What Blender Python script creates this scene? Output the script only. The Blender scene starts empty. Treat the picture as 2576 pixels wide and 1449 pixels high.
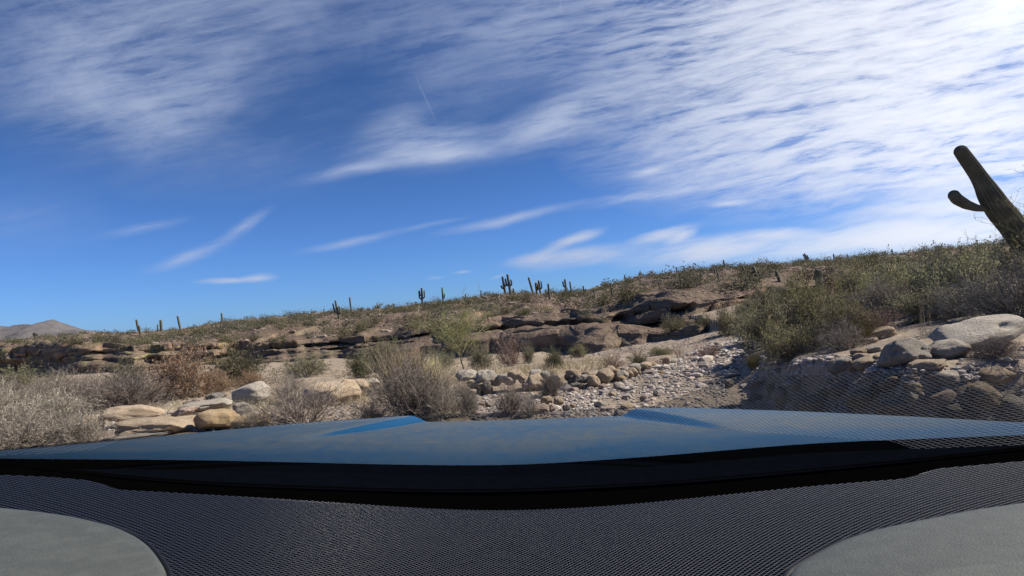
import bpy, math, random
import numpy as np
from mathutils import Matrix, Vector

S = bpy.context.scene
COL = S.collection
R_ = math.radians
rng = np.random.default_rng(11)
random.seed(5)

# ------------------------------------------------------------------ camera
HFOV, PITCH, ROLL = R_(78.0), R_(2.56), R_(4.5)
FPX = 1287.5 / math.tan(HFOV / 2)
CAM = np.array([0.0, 0.0, 1.7])
Fv = np.array([0, math.cos(PITCH), math.sin(PITCH)])
u0 = np.array([0, -math.sin(PITCH), math.cos(PITCH)])
r0 = np.array([1.0, 0, 0])
Uv = u0 * math.cos(ROLL) + r0 * math.sin(ROLL)
Rv = r0 * math.cos(ROLL) - u0 * math.sin(ROLL)
cd = bpy.data.cameras.new("camera")
cam = bpy.data.objects.new("camera", cd)
COL.objects.link(cam)
M3 = Matrix((Rv, Uv, -Fv)).transposed()
cam.matrix_world = Matrix.Translation(CAM) @ M3.to_4x4()
cd.sensor_width = 36
cd.lens = 18 / math.tan(HFOV / 2)
cd.clip_start, cd.clip_end = 0.02, 20000
S.camera = cam

# ------------------------------------------------------------------ sun, sky, exposure
SUN_AZ, SUN_EL = R_(84), R_(43)           # azimuth to the right of the viewing direction
sun_dir = Vector((math.sin(SUN_AZ) * math.cos(SUN_EL), math.cos(SUN_AZ) * math.cos(SUN_EL), math.sin(SUN_EL)))
sl = bpy.data.lights.new("sun", 'SUN')
sl.energy, sl.angle, sl.color = 5.0, R_(0.53), (1.0, 0.92, 0.80)
so = bpy.data.objects.new("sun", sl)
COL.objects.link(so)
so.rotation_euler = sun_dir.to_track_quat('Z', 'Y').to_euler()
so.location = (0, 0, 60)
S.view_settings.view_transform = 'Standard'
S.view_settings.look = 'None'
S.view_settings.exposure = 0.62
S.view_settings.gamma = 1.0
S.view_settings.use_curve_mapping = False

W = bpy.data.worlds.new("World")
S.world = W
W.use_nodes = True
wn, wl = W.node_tree.nodes, W.node_tree.links
wn.clear()

def wnode(t, **kw):
    n = wn.new(t)
    for k, v in kw.items():
        setattr(n, k, v)
    return n

def wmath(op, a, b=None, clamp=False):
    n = wnode('ShaderNodeMath', operation=op)
    n.use_clamp = clamp
    for i, v in enumerate((a, b)):
        if v is None:
            continue
        if isinstance(v, (int, float)):
            n.inputs[i].default_value = v
        else:
            wl.new(v, n.inputs[i])
    return n.outputs[0]

out = wnode('ShaderNodeOutputWorld')
bg = wnode('ShaderNodeBackground')
wl.new(bg.outputs[0], out.inputs[0])
bg.inputs[1].default_value = 0.1
sky = wnode('ShaderNodeTexSky')
sky.sky_type = 'NISHITA'
sky.sun_disc = False
sky.sun_elevation = SUN_EL
sky.sun_rotation = SUN_AZ
sky.altitude = 600
sky.air_density, sky.dust_density, sky.ozone_density = 1.0, 0.6, 2.0
tint = wnode('ShaderNodeMix', data_type='RGBA', blend_type='MULTIPLY')
tint.inputs[0].default_value = 1
wl.new(sky.outputs[0], tint.inputs[6])
zt_ = wnode('ShaderNodeMapRange')
tcol = wnode('ShaderNodeMix', data_type='RGBA')
tcol.inputs[6].default_value = (0.27, 0.475, 0.92, 1)
tcol.inputs[7].default_value = (0.21, 0.345, 0.575, 1)
wl.new(tcol.outputs[2], tint.inputs[7])
tc = wnode('ShaderNodeTexCoord')
sepz = wnode('ShaderNodeSeparateXYZ')
wl.new(tc.outputs['Generated'], sepz.inputs[0])
wl.new(sepz.outputs[2], zt_.inputs[0])
zt_.inputs[1].default_value = 0.02; zt_.inputs[2].default_value = 0.30
wl.new(zt_.outputs[0], tcol.inputs[0])

def wdot(vec):
    n = wnode('ShaderNodeVectorMath', operation='DOT_PRODUCT')
    wl.new(tc.outputs['Generated'], n.inputs[0])
    n.inputs[1].default_value = vec
    return n.outputs['Value']
# a world-fixed chart of the sky (gnomonic, one unit = 45 degrees)
df = wmath('MAXIMUM', wdot(tuple(Fv)), 0.12)
cu = wmath('DIVIDE', wdot(tuple(Rv)), df)
cv = wmath('DIVIDE', wdot(tuple(Uv)), df)
chart = wnode('ShaderNodeCombineXYZ')
wl.new(cu, chart.inputs[0]); wl.new(cv, chart.inputs[1])
P = chart.outputs[0]

def wnoise(vec, scale, detail=8, rough=0.6, dist=0.0, rot=0.0, sc=(1, 1, 1)):
    m = wnode('ShaderNodeMapping')
    m.inputs['Rotation'].default_value = (0, 0, rot)
    m.inputs['Scale'].default_value = sc
    m2 = wnode('ShaderNodeMapping')
    # rotate first, then stretch
    m2.inputs['Rotation'].default_value = (0, 0, rot)
    wl.new(vec, m2.inputs[0])
    m.inputs['Rotation'].default_value = (0, 0, 0)
    wl.new(m2.outputs[0], m.inputs[0])
    n = wnode('ShaderNodeTexNoise')
    n.inputs['Scale'].default_value = scale
    n.inputs['Detail'].default_value = detail
    n.inputs['Roughness'].default_value = rough
    n.inputs['Distortion'].default_value = dist
    wl.new(m.outputs[0], n.inputs['Vector'])
    return n
# domain warp so that the cirrus edges feather
wz = wnoise(P, 3.0, 5, 0.55)
wsub = wnode('ShaderNodeVectorMath', operation='SUBTRACT')
wl.new(wz.outputs['Color'], wsub.inputs[0]); wsub.inputs[1].default_value = (0.5, 0.5, 0.5)
wsc = wnode('ShaderNodeVectorMath', operation='MULTIPLY')
wl.new(wsub.outputs[0], wsc.inputs[0]); wsc.inputs[1].default_value = (0.16, 0.10, 0)
wadd = wnode('ShaderNodeVectorMath', operation='ADD')
wl.new(P, wadd.inputs[0]); wl.new(wsc.outputs[0], wadd.inputs[1])
PW = wadd.outputs[0]
# small warp for the thin streaks
wsc2 = wnode('ShaderNodeVectorMath', operation='MULTIPLY')
wl.new(wsub.outputs[0], wsc2.inputs[0]); wsc2.inputs[1].default_value = (0.05, 0.035, 0)
wadd2 = wnode('ShaderNodeVectorMath', operation='ADD')
wl.new(P, wadd2.inputs[0]); wl.new(wsc2.outputs[0], wadd2.inputs[1])
PS = wadd2.outputs[0]

def chart_pt(x, y):
    return ((x - 1287.5) / FPX, -(y - 724.5) / FPX)

def blob(vec, x0, y0, x1, y1, w, kind='QUADRATIC_SPHERE'):
    (a, b), (c, d) = chart_pt(x0, y0), chart_pt(x1, y1)
    L = max(math.hypot(c - a, d - b) / 2, 1e-4)
    m = wnode('ShaderNodeMapping', vector_type='TEXTURE')
    m.inputs['Location'].default_value = ((a + c) / 2, (b + d) / 2, 0)
    m.inputs['Rotation'].default_value = (0, 0, math.atan2(d - b, c - a))
    m.inputs['Scale'].default_value = (L, w / FPX, 1)
    wl.new(vec, m.inputs[0])
    g = wnode('ShaderNodeTexGradient', gradient_type=kind)
    wl.new(m.outputs[0], g.inputs[0])
    return g.outputs['Fac']

def total(items):
    acc = None
    for s, k in items:
        t = wmath('MULTIPLY', s, k)
        acc = t if acc is None else wmath('ADD', acc, t)
    return acc
# broad fields of cirrus (positions in the 2575-wide photo give directions in the sky)
field_right = total([
    (blob(PW, 1500, -150, 3600, -350, 900, 'SPHERICAL'), 1.2),
    (blob(PW, 1350, 330, 2900, 130, 340, 'SPHERICAL'), 1.3),
    (blob(PW, 1500, 380, 3100, 340, 170, 'SPHERICAL'), 1.2),
    (blob(PW, 1150, 60, 2300, -50, 320, 'SPHERICAL'), 0.8),
    (blob(PW, 1750, 440, 3000, 430, 70, 'SPHERICAL'), 0.35),
])
field_left = total([
    (blob(PW, -300, 60, 1100, -60, 330, 'SPHERICAL'), 0.85),
    (blob(PW, -150, 240, 700, 180, 190, 'SPHERICAL'), 0.62),
    (blob(PW, 250, 370, 640, 180, 120, 'SPHERICAL'), 0.5),
    (blob(PW, 850, 130, 1500, 20, 260, 'SPHERICAL'), 0.6),
    (blob(PW, -100, 330, 1100, 330, 190, 'SPHERICAL'), 0.22),
    (blob(PW, -250, 500, 330, 570, 130, 'SPHERICAL'), 0.14),
])
streaks = total([
    (blob(PS, 820, 400, 1360, 330, 85), 0.8),
    (blob(PS, 930, 398, 1290, 375, 30), 1.0),
    (blob(PS, 1150, 395, 1640, 225, 85), 1.0),
    (blob(PS, 860, 360, 1150, 270, 70), 0.4),
    (blob(PS, 680, 462, 1140, 386, 30), 0.5),
    (blob(PS, 320, 700, 640, 585, 26), 0.5),
    (blob(PS, 500, 640, 720, 500, 24), 0.36),
    (blob(PS, 600, 600, 690, 520, 16), 0.14),
    (blob(PS, 200, 610, 520, 540, 20), 0.34),
    (blob(PS, 700, 650, 1080, 566, 17), 0.5),
    (blob(PS, 930, 605, 1220, 530, 11), 0.25),
    (blob(PS, 1040, 600, 1520, 496, 20), 0.65),
    (blob(PS, 1350, 535, 1900, 440, 26), 0.55),
    (blob(PS, 1560, 440, 1700, 410, 15), 0.8),
    (blob(PS, 1230, 664, 1470, 632, 24), 1.4),
    (blob(PS, 1330, 642, 1535, 572, 21), 1.9),
    (blob(PS, 1260, 672, 1660, 622, 36), 1.6),
    (blob(PS, 1540, 622, 1775, 558, 23), 1.9),
    (blob(PS, 1650, 615, 1765, 572, 18), 1.6),
    (blob(PS, 1450, 668, 2100, 585, 52), 1.5),
    (blob(PS, 1820, 592, 2080, 580, 22), 1.4),
    (blob(PS, 1600, 662, 3000, 525, 68), 2.2),
    (blob(PS, 1950, 565, 2900, 465, 40), 1.1),
    (blob(PS, 2120, 462, 2350, 450, 28), 0.8),
    (blob(PS, 1750, 512, 1920, 503, 14), 0.9),
    (blob(PS, 460, 708, 720, 694, 11), 1.3),
    (blob(PS, 590, 702, 720, 692, 17), 1.1),
    (blob(PS, 1130, 680, 1200, 676, 7), 0.6),
    (blob(PS, 1225, 700, 1275, 682, 7), 0.5),
    (blob(PS, 1060, 698, 1130, 690, 7), 0.3),
])
trail = total([
    (blob(P, 1036, 172, 1105, 325, 4.0, 'SPHERICAL'), 0.13),
    (blob(P, 1410, -5, 1408, 40, 3.5, 'SPHERICAL'), 0.15),
])
n_wisp = wnoise(PW, 2.3, 10, 0.62, 0.9, R_(-9), (1.0, 4.2, 1))
n_wisp2 = wnoise(P, 5.2, 10, 0.68, 0.5, R_(-14), (0.9, 4.0, 1))
n_fine = wnoise(PS, 11.0, 8, 0.65, 0.3, R_(-11), (0.8, 5.5, 1))
n_mott = wnoise(PW, 3.4, 10, 0.62, 0.5, R_(4), (1.0, 1.9, 1))
wr = wmath('ADD', wmath('ADD', wmath('MULTIPLY', n_wisp.outputs[0], 0.55), wmath('MULTIPLY', n_wisp2.outputs[0], 0.6)), wmath('MULTIPLY', n_fine.outputs[0], 0.85))   # about 1 on average
d_right = wmath('MULTIPLY', field_right, wmath('MAXIMUM', wmath('SUBTRACT', wmath('MULTIPLY', wr, 3.9), 3.08), 0.13))
mo = wmath('ADD', wmath('ADD', wmath('MULTIPLY', n_mott.outputs[0], 0.8), wmath('MULTIPLY', n_wisp2.outputs[0], 0.65)), wmath('MULTIPLY', n_fine.outputs[0], 0.55))
d_left = wmath('MULTIPLY', field_left, wmath('MAXIMUM', wmath('SUBTRACT', wmath('MULTIPLY', mo, 2.5), 1.95), 0.18))
d_str = wmath('MULTIPLY', streaks, wmath('MAXIMUM', wmath('SUBTRACT', wmath('MULTIPLY', wr, 4.2), 2.9), 0.12))
dens = wmath('ADD', wmath('ADD', d_right, d_left), wmath('ADD', d_str, trail))
dens = wmath('SUBTRACT', 1.0, wmath('POWER', 2.718, wmath('MULTIPLY', dens, -1.15)), True)
# forward scattering: cloud near the sun side of the sky is brighter
gl = blob(P, 1250, 60, 4300, -140, 1500, 'SPHERICAL')
glow = blob(P, 2250, 0, 3300, -180, 440, 'QUADRATIC_SPHERE')
ccol = wnode('ShaderNodeMix', data_type='RGBA')
wl.new(wmath('MULTIPLY', gl, 1.5, True), ccol.inputs[0])
ccol.inputs[6].default_value = (3.1, 3.6, 4.8, 1)
ccol.inputs[7].default_value = (6.3, 6.5, 7.1, 1)
mixc = wnode('ShaderNodeMix', data_type='RGBA')
wl.new(dens, mixc.inputs[0])
wl.new(tint.outputs[2], mixc.inputs[6])
wl.new(ccol.outputs[2], mixc.inputs[7])
addg = wnode('ShaderNodeMix', data_type='RGBA', blend_type='ADD')
wl.new(wmath('MULTIPLY', glow, 1.0), addg.inputs[0])
wl.new(mixc.outputs[2], addg.inputs[6])
addg.inputs[7].default_value = (5, 5, 4.8, 1)
wl.new(addg.outputs[2], bg.inputs[0])

# ------------------------------------------------------------------ helpers
def ray(x, y):
    d = Fv + Rv * ((x - 1287.5) / FPX) - Uv * ((y - 724.5) / FPX)
    return d

def at(x, y, D):                     # point at depth D along the viewing axis
    return CAM + ray(x, y) * D

def at_z(x, y, z):
    d = ray(x, y)
    return CAM + d * ((z - CAM[2]) / d[2])

def project(p):
    q = np.asarray(p) - CAM
    Y = q @ Fv
    return 1287.5 + FPX * (q @ Rv) / Y, 724.5 - FPX * (q @ Uv) / Y, Y

def _hash(ix, iy, iz, seed):
    h = (ix.astype(np.int64) * 374761393 + iy.astype(np.int64) * 668265263 + iz.astype(np.int64) * 2147483647 + seed * 974711) & 0xFFFFFFFF
    h = ((h ^ (h >> 13)) * 1274126177) & 0xFFFFFFFF
    h = ((h ^ (h >> 16)) * 2246822519) & 0xFFFFFFFF
    return ((h ^ (h >> 15)) & 0xFFFFFF) / float(0xFFFFFF)

def vnoise(p, seed=0):
    p = np.asarray(p, float)
    i = np.floor(p).astype(np.int64)
    f = p - i
    f = f * f * (3 - 2 * f)
    r = 0
    for dx in (0, 1):
        for dy in (0, 1):
            for dz in (0, 1):
                w = (f[..., 0] if dx else 1 - f[..., 0]) * (f[..., 1] if dy else 1 - f[..., 1]) * (f[..., 2] if dz else 1 - f[..., 2])
                r = r + w * _hash(i[..., 0] + dx, i[..., 1] + dy, i[..., 2] + dz, seed)
    return r * 2 - 1

def fbm(p, octs=4, seed=0, gain=0.5):
    p = np.asarray(p, float)
    a, r = 1.0, 0
    for k in range(octs):
        r = r + a * vnoise(p * (2.03 ** k) + k * 17.3, seed + k)
        a *= gain
    return r

def sstep(a, b, x):
    t = np.clip((x - a) / (b - a), 0, 1)
    return t * t * (3 - 2 * t)

def mesh_np(name, verts, faces, mat=None, smooth=True):
    verts = np.asarray(verts, np.float32).reshape(-1, 3)
    faces = np.asarray(faces, np.int32)
    me = bpy.data.meshes.new(name)
    n, k = faces.shape
    me.vertices.add(len(verts))
    me.vertices.foreach_set("co", verts.ravel())
    me.loops.add(n * k)
    me.loops.foreach_set("vertex_index", faces.ravel())
    me.polygons.add(n)
    me.polygons.foreach_set("loop_start", np.arange(0, n * k, k, dtype=np.int32))
    me.polygons.foreach_set("loop_total", np.full(n, k, np.int32))
    me.polygons.foreach_set("use_smooth", np.full(n, smooth))
    me.update(calc_edges=True)
    me.validate()
    if mat:
        me.materials.append(mat)
    return me

def obj(name, me, parent=None, loc=None, rot=None, scale=None):
    o = bpy.data.objects.new(name, me)
    COL.objects.link(o)
    if parent:
        o.parent = parent
    if loc is not None:
        o.location = loc
    if rot is not None:
        o.rotation_euler = rot
    if scale is not None:
        o.scale = scale
    return o

def tag(o, label=None, cat=None, group=None, kind=None):
    if label: o['label'] = label
    if cat: o['category'] = cat
    if group: o['group'] = group
    if kind: o['kind'] = kind
    return o

def copy_thing(root):
    r = root.copy()
    COL.objects.link(r)
    for ch in root.children:
        c = ch.copy()
        COL.objects.link(c)
        c.parent = r
    return r

def grid_faces(nr, nc):
    i = np.arange(nr - 1)[:, None] * nc + np.arange(nc - 1)[None, :]
    i = i.ravel()
    return np.stack([i, i + 1, i + nc + 1, i + nc], 1)

# ------------------------------------------------------------------ materials
def mat(name):
    m = bpy.data.materials.new(name)
    m.use_nodes = True
    nt = m.node_tree
    b = nt.nodes.get('Principled BSDF')
    return m, nt, b

class NT:
    """small node-building helper"""
    def __init__(s, nt): s.nt = nt
    def n(s, t, **kw):
        x = s.nt.nodes.new(t)
        for k, v in kw.items(): setattr(x, k, v)
        return x
    def put(s, sock, v):
        if isinstance(v, bpy.types.NodeSocket): s.nt.links.new(v, sock)
        else: sock.default_value = v
    def m(s, op, a, b=None, clamp=False):
        x = s.n('ShaderNodeMath', operation=op); x.use_clamp = clamp
        s.put(x.inputs[0], a)
        if b is not None: s.put(x.inputs[1], b)
        return x.outputs[0]
    def noise(s, vec, scale, detail=5, rough=0.55, dist=0.0, sc=None):
        if sc is not None:
            mp = s.n('ShaderNodeMapping'); mp.inputs['Scale'].default_value = sc
            s.put(mp.inputs[0], vec); vec = mp.outputs[0]
        x = s.n('ShaderNodeTexNoise')
        s.put(x.inputs['Vector'], vec)
        x.inputs['Scale'].default_value = scale; x.inputs['Detail'].default_value = detail
        x.inputs['Roughness'].default_value = rough; x.inputs['Distortion'].default_value = dist
        return x.outputs[0]
    def ramp(s, fac, stops):
        x = s.n('ShaderNodeValToRGB')
        e = x.color_ramp.elements
        while len(e) < len(stops): e.new(0.5)
        for q, (p, c) in zip(e, stops):
            q.position = p; q.color = (*c, 1) if len(c) == 3 else c
        s.put(x.inputs[0], fac)
        return x.outputs[0]
    def mix(s, fac, a, b, blend='MIX'):
        x = s.n('ShaderNodeMix', data_type='RGBA', blend_type=blend)
        s.put(x.inputs[0], fac)
        s.put(x.inputs[6], (*a, 1) if isinstance(a, tuple) and len(a) == 3 else a)
        s.put(x.inputs[7], (*b, 1) if isinstance(b, tuple) and len(b) == 3 else b)
        return x.outputs[2]
    def rangef(s, v, a, b, c=0.0, d=1.0):
        x = s.n('ShaderNodeMapRange'); x.interpolation_type = 'SMOOTHSTEP'
        s.put(x.inputs[0], v)
        for i, q in enumerate((a, b, c, d)): x.inputs[i + 1].default_value = q
        return x.outputs[0]
    def bump(s, h, strength, dist):
        x = s.n('ShaderNodeBump')
        x.inputs['Strength'].default_value = strength; x.inputs['Distance'].default_value = dist
        s.put(x.inputs['Height'], h)
        return x.outputs[0]

def world_pos(t):
    return t.n('ShaderNodeNewGeometry').outputs['Position']

def earth_material(name, stops, fine=9.0, big=0.35, bumpd=0.03, extra=None, rough=0.95):
    m, nt, b = mat(name); t = NT(nt)
    p = world_pos(t)
    n1 = t.noise(p, big, 6, 0.6)
    n2 = t.noise(p, fine, 6, 0.65)
    f = t.m('ADD', t.m('MULTIPLY', n1, 0.5), t.m('MULTIPLY', n2, 0.5))
    c = t.ramp(f, stops)
    if extra: c = extra(t, p, c, n1, n2)
    nt.links.new(c, b.inputs['Base Color'])
    b.inputs['Roughness'].default_value = rough
    b.inputs['Specular IOR Level'].default_value = 0.2
    nt.links.new(t.bump(t.m('ADD', n2, t.m('MULTIPLY', t.noise(p, fine * 3.7, 4, 0.6), 0.5)), 0.9, bumpd), b.inputs['Normal'])
    return m

def pebbles(t, p, c, n1, n2):
    v = t.n('ShaderNodeTexVoronoi'); t.put(v.inputs['Vector'], p); v.inputs['Scale'].default_value = 7.0
    peb = t.rangef(v.outputs['Distance'], 0.25, 0.45, 1, 0)
    sel = t.rangef(t.noise(p, 0.8, 3), 0.42, 0.6)
    vc = t.n('ShaderNodeSeparateColor'); t.put(vc.inputs[0], v.outputs['Color'])
    pc = t.ramp(vc.outputs[0], [(0, (0.23, 0.18, 0.14)), (0.5, (0.36, 0.29, 0.23)), (1, (0.47, 0.41, 0.35))])
    return t.mix(t.m('MULTIPLY', peb, t.m('MULTIPLY', sel, 0.8)), c, pc)

M_ground = earth_material("desert_soil", [(0.3, (0.15, 0.115, 0.085)), (0.5, (0.255, 0.205, 0.155)), (0.7, (0.36, 0.30, 0.235))], fine=5.0, extra=pebbles, bumpd=0.05)

def hill_extra(t, p, c, n1, n2):
    # steep faces: layered conglomerate rock; flat faces: pinkish soil; yellow-green lichen on the left
    geo = t.n('ShaderNodeNewGeometry')
    sp = t.n('ShaderNodeSeparateXYZ'); t.put(sp.inputs[0], geo.outputs['Normal'])
    steep = t.rangef(t.m('ADD', sp.outputs[2], t.m('MULTIPLY', t.m('SUBTRACT', n1, 0.5), 0.35)), 0.74, 0.97, 1, 0)
    strata = t.noise(p, 1.0, 7, 0.6, 0.6, (0.18, 0.18, 2.6))
    rock = t.ramp(strata, [(0.25, (0.068, 0.052, 0.040)), (0.42, (0.122, 0.093, 0.070)), (0.58, (0.178, 0.136, 0.102)), (0.78, (0.228, 0.162, 0.112))])
    grain = t.noise(p, 6.0, 5, 0.7)
    rock = t.mix(t.rangef(grain, 0.5, 0.75, 0, 0.45), rock, (0.26, 0.205, 0.17))
    warm = t.rangef(t.noise(p, 0.09, 3), 0.52, 0.66, 0, 0.6)
    rock = t.mix(warm, rock, (0.33, 0.205, 0.135))
    pos = t.n('ShaderNodeSeparateXYZ'); t.put(pos.inputs[0], p)
    lich = t.m('MULTIPLY', t.rangef(t.noise(p, 0.55, 6, 0.65), 0.5, 0.64), t.rangef(pos.outputs[0], -44, -14, 1.0, 0.12))
    rock = t.mix(t.m('MULTIPLY', lich, 0.75), rock, (0.30, 0.285, 0.12))
    scrub = t.rangef(t.noise(p, 0.42, 7, 0.7), 0.52, 0.66, 0, 0.7)
    soil = t.mix(scrub, c, (0.155, 0.145, 0.075))
    soil = t.mix(t.m('MULTIPLY', lich, 0.35), soil, (0.30, 0.27, 0.13))
    return t.mix(steep, soil, rock)
M_hill = earth_material("hill_rock_and_soil", [(0.36, (0.085, 0.061, 0.046)), (0.5, (0.14, 0.10, 0.076)), (0.64, (0.20, 0.148, 0.115))], fine=0.8, big=0.12, bumpd=0.4, extra=hill_extra)

def mountain_extra(t, p, c, n1, n2):
    return t.mix(t.rangef(t.noise(p, 0.02, 6, 0.7), 0.45, 0.62, 0, 0.5), c, (0.075, 0.08, 0.085))
M_mount = earth_material("far_mountain", [(0.3, (0.09, 0.083, 0.088)), (0.7, (0.15, 0.135, 0.135))], fine=0.03, big=0.006, bumpd=6.0, extra=mountain_extra)

def rock_material(name, lo, mid, hi, crack=(0.16, 0.11, 0.075)):
    m, nt, b = mat(name); t = NT(nt)
    tc = t.n('ShaderNodeTexCoord').outputs['Object']
    oi = t.n('ShaderNodeObjectInfo')
    off = t.n('ShaderNodeVectorMath', operation='ADD'); t.put(off.inputs[0], tc)
    cx = t.n('ShaderNodeCombineXYZ'); t.put(cx.inputs[0], t.m('MULTIPLY', oi.outputs['Random'], 40.0)); t.put(off.inputs[1], cx.outputs[0])
    p = off.outputs[0]
    n1 = t.noise(p, 1.3, 5, 0.6, 0.5)
    n2 = t.noise(p, 6.5, 6, 0.7)
    n3 = t.noise(p, 26.0, 4, 0.7)
    c = t.ramp(t.m('ADD', t.m('MULTIPLY', n1, 0.6), t.m('MULTIPLY', n2, 0.4)), [(0.3, lo), (0.5, mid), (0.72, hi)])
    vein = t.noise(p, 2.2, 6, 0.6, 2.4, (1, 1, 3.4))
    c = t.mix(t.rangef(vein, 0.485, 0.5, 0, 0.35), c, crack)
    c = t.mix(t.rangef(vein, 0.50, 0.52, 0, 1.0), c, t.ramp(t.m('ADD', t.m('MULTIPLY', n1, 0.6), t.m('MULTIPLY', n2, 0.4)), [(0.3, lo), (0.5, mid), (0.72, hi)]))
    c = t.mix(t.rangef(n3, 0.55, 0.75, 0, 0.4), c, (0.42, 0.37, 0.31))
    hsv = t.n('ShaderNodeHueSaturation')
    t.put(hsv.inputs['Value'], t.m('ADD', 0.82, t.m('MULTIPLY', oi.outputs['Random'], 0.36)))
    t.put(hsv.inputs['Color'], c)
    nt.links.new(hsv.outputs[0], b.inputs['Base Color'])
    b.inputs['Roughness'].default_value = 0.9
    b.inputs['Specular IOR Level'].default_value = 0.25
    nt.links.new(t.bump(t.m('ADD', n2, t.m('MULTIPLY', n3, 0.6)), 1.0, 0.035), b.inputs['Normal'])
    return m
M_tan = rock_material("tan_granite", (0.25, 0.18, 0.115), (0.45, 0.35, 0.245), (0.60, 0.51, 0.39))
M_grey = rock_material("grey_granite", (0.25, 0.215, 0.175), (0.42, 0.375, 0.31), (0.56, 0.51, 0.44), (0.12, 0.11, 0.10))
M_dark = rock_material("dark_basalt", (0.12, 0.108, 0.095), (0.20, 0.18, 0.155), (0.31, 0.28, 0.245), (0.06, 0.055, 0.05))
M_gold = rock_material("golden_banded_rock", (0.24, 0.165, 0.085), (0.40, 0.29, 0.165), (0.52, 0.42, 0.28))
M_pink = rock_material("pinkish_rock", (0.27, 0.19, 0.145), (0.41, 0.31, 0.25), (0.53, 0.44, 0.37))

def gravel_material():
    m, nt, b = mat("gravel_stone"); t = NT(nt)
    geo = t.n('ShaderNodeNewGeometry')
    c = t.ramp(geo.outputs['Random Per Island'], [(0, (0.12, 0.107, 0.10)), (0.25, (0.235, 0.207, 0.188)), (0.55, (0.34, 0.302, 0.276)), (0.8, (0.46, 0.42, 0.385)), (1, (0.35, 0.265, 0.21))])
    n2 = t.noise(geo.outputs['Position'], 30, 4, 0.6)
    c = t.mix(t.rangef(n2, 0.4, 0.7, 0, 0.3), c, (0.22, 0.18, 0.14))
    nt.links.new(c, b.inputs['Base Color']); b.inputs['Roughness'].default_value = 0.95
    b.inputs['Specular IOR Level'].default_value = 0.2
    return m
M_gravel = gravel_material()

def plant_material(name, a, b_, c_, trans=0.0):
    m, nt, b = mat(name); t = NT(nt)
    geo = t.n('ShaderNodeNewGeometry')
    oi = t.n('ShaderNodeObjectInfo')
    c = t.ramp(geo.outputs['Random Per Island'], [(0, a), (0.5, b_), (1, c_)])
    h = t.n('ShaderNodeHueSaturation')
    t.put(h.inputs['Hue'], t.m('ADD', 0.485, t.m('MULTIPLY', oi.outputs['Random'], 0.03)))
    t.put(h.inputs['Value'], t.m('ADD', 0.78, t.m('MULTIPLY', oi.outputs['Random'], 0.42)))
    t.put(h.inputs['Color'], c)
    nt.links.new(h.outputs[0], b.inputs['Base Color'])
    b.inputs['Roughness'].default_value = 0.85
    b.inputs['Specular IOR Level'].default_value = 0.15
    if trans:
        tr = t.n('ShaderNodeBsdfTranslucent'); nt.links.new(h.outputs[0], tr.inputs[0])
        mx = t.n('ShaderNodeMixShader'); mx.inputs[0].default_value = trans
        nt.links.new(b.outputs[0], mx.inputs[1]); nt.links.new(tr.outputs[0], mx.inputs[2])
        nt.links.new(mx.outputs[0], nt.nodes['Material Output'].inputs[0])
    return m
M_drytwig = plant_material("dry_grey_twigs", (0.085, 0.071, 0.058), (0.21, 0.178, 0.148), (0.38, 0.335, 0.285))
M_paletwig = plant_material("pale_twigs_with_seed_husks", (0.105, 0.09, 0.075), (0.22, 0.19, 0.155), (0.44, 0.395, 0.32))
M_brown = plant_material("rust_brown_fine_foliage", (0.22, 0.135, 0.075), (0.34, 0.22, 0.125), (0.44, 0.31, 0.19), 0.2)
M_mauve = plant_material("mauve_brown_twigs", (0.15, 0.10, 0.08), (0.25, 0.175, 0.145), (0.33, 0.25, 0.205))
M_green = plant_material("desert_green_leaves", (0.095, 0.096, 0.05), (0.155, 0.152, 0.08), (0.225, 0.215, 0.125), 0.25)
M_olive = plant_material("olive_leaves", (0.125, 0.118, 0.058), (0.20, 0.186, 0.095), (0.28, 0.26, 0.145), 0.42)
M_greyolive = plant_material("grey_olive_leaves", (0.135, 0.132, 0.076), (0.215, 0.208, 0.12), (0.30, 0.288, 0.18), 0.42)
M_paloleaf = plant_material("palo_verde_twigs", (0.20, 0.195, 0.08), (0.31, 0.30, 0.14), (0.42, 0.40, 0.22), 0.15)
M_palobark = plant_material("palo_verde_bark", (0.19, 0.185, 0.10), (0.27, 0.255, 0.155), (0.35, 0.325, 0.21))
M_bark = plant_material("dark_bark", (0.06, 0.05, 0.04), (0.10, 0.085, 0.07), (0.15, 0.13, 0.105))
M_straw = plant_material("straw_grass", (0.48, 0.41, 0.25), (0.64, 0.56, 0.37), (0.76, 0.69, 0.50), 0.25)
M_yellow = plant_material("yellow_green_grass", (0.20, 0.175, 0.06), (0.30, 0.255, 0.10), (0.40, 0.345, 0.16), 0.2)

def saguaro_material():
    m, nt, b = mat("saguaro_skin"); t = NT(nt)
    tc = t.n('ShaderNodeTexCoord').outputs['Object']
    n = t.noise(tc, 5.0, 4)
    c = t.ramp(n, [(0.3, (0.058, 0.058, 0.040)), (0.55, (0.095, 0.092, 0.062)), (0.75, (0.15, 0.138, 0.10))])
    nt.links.new(c, b.inputs['Base Color']); b.inputs['Roughness'].default_value = 0.8
    return m
M_sag = saguaro_material()

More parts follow.
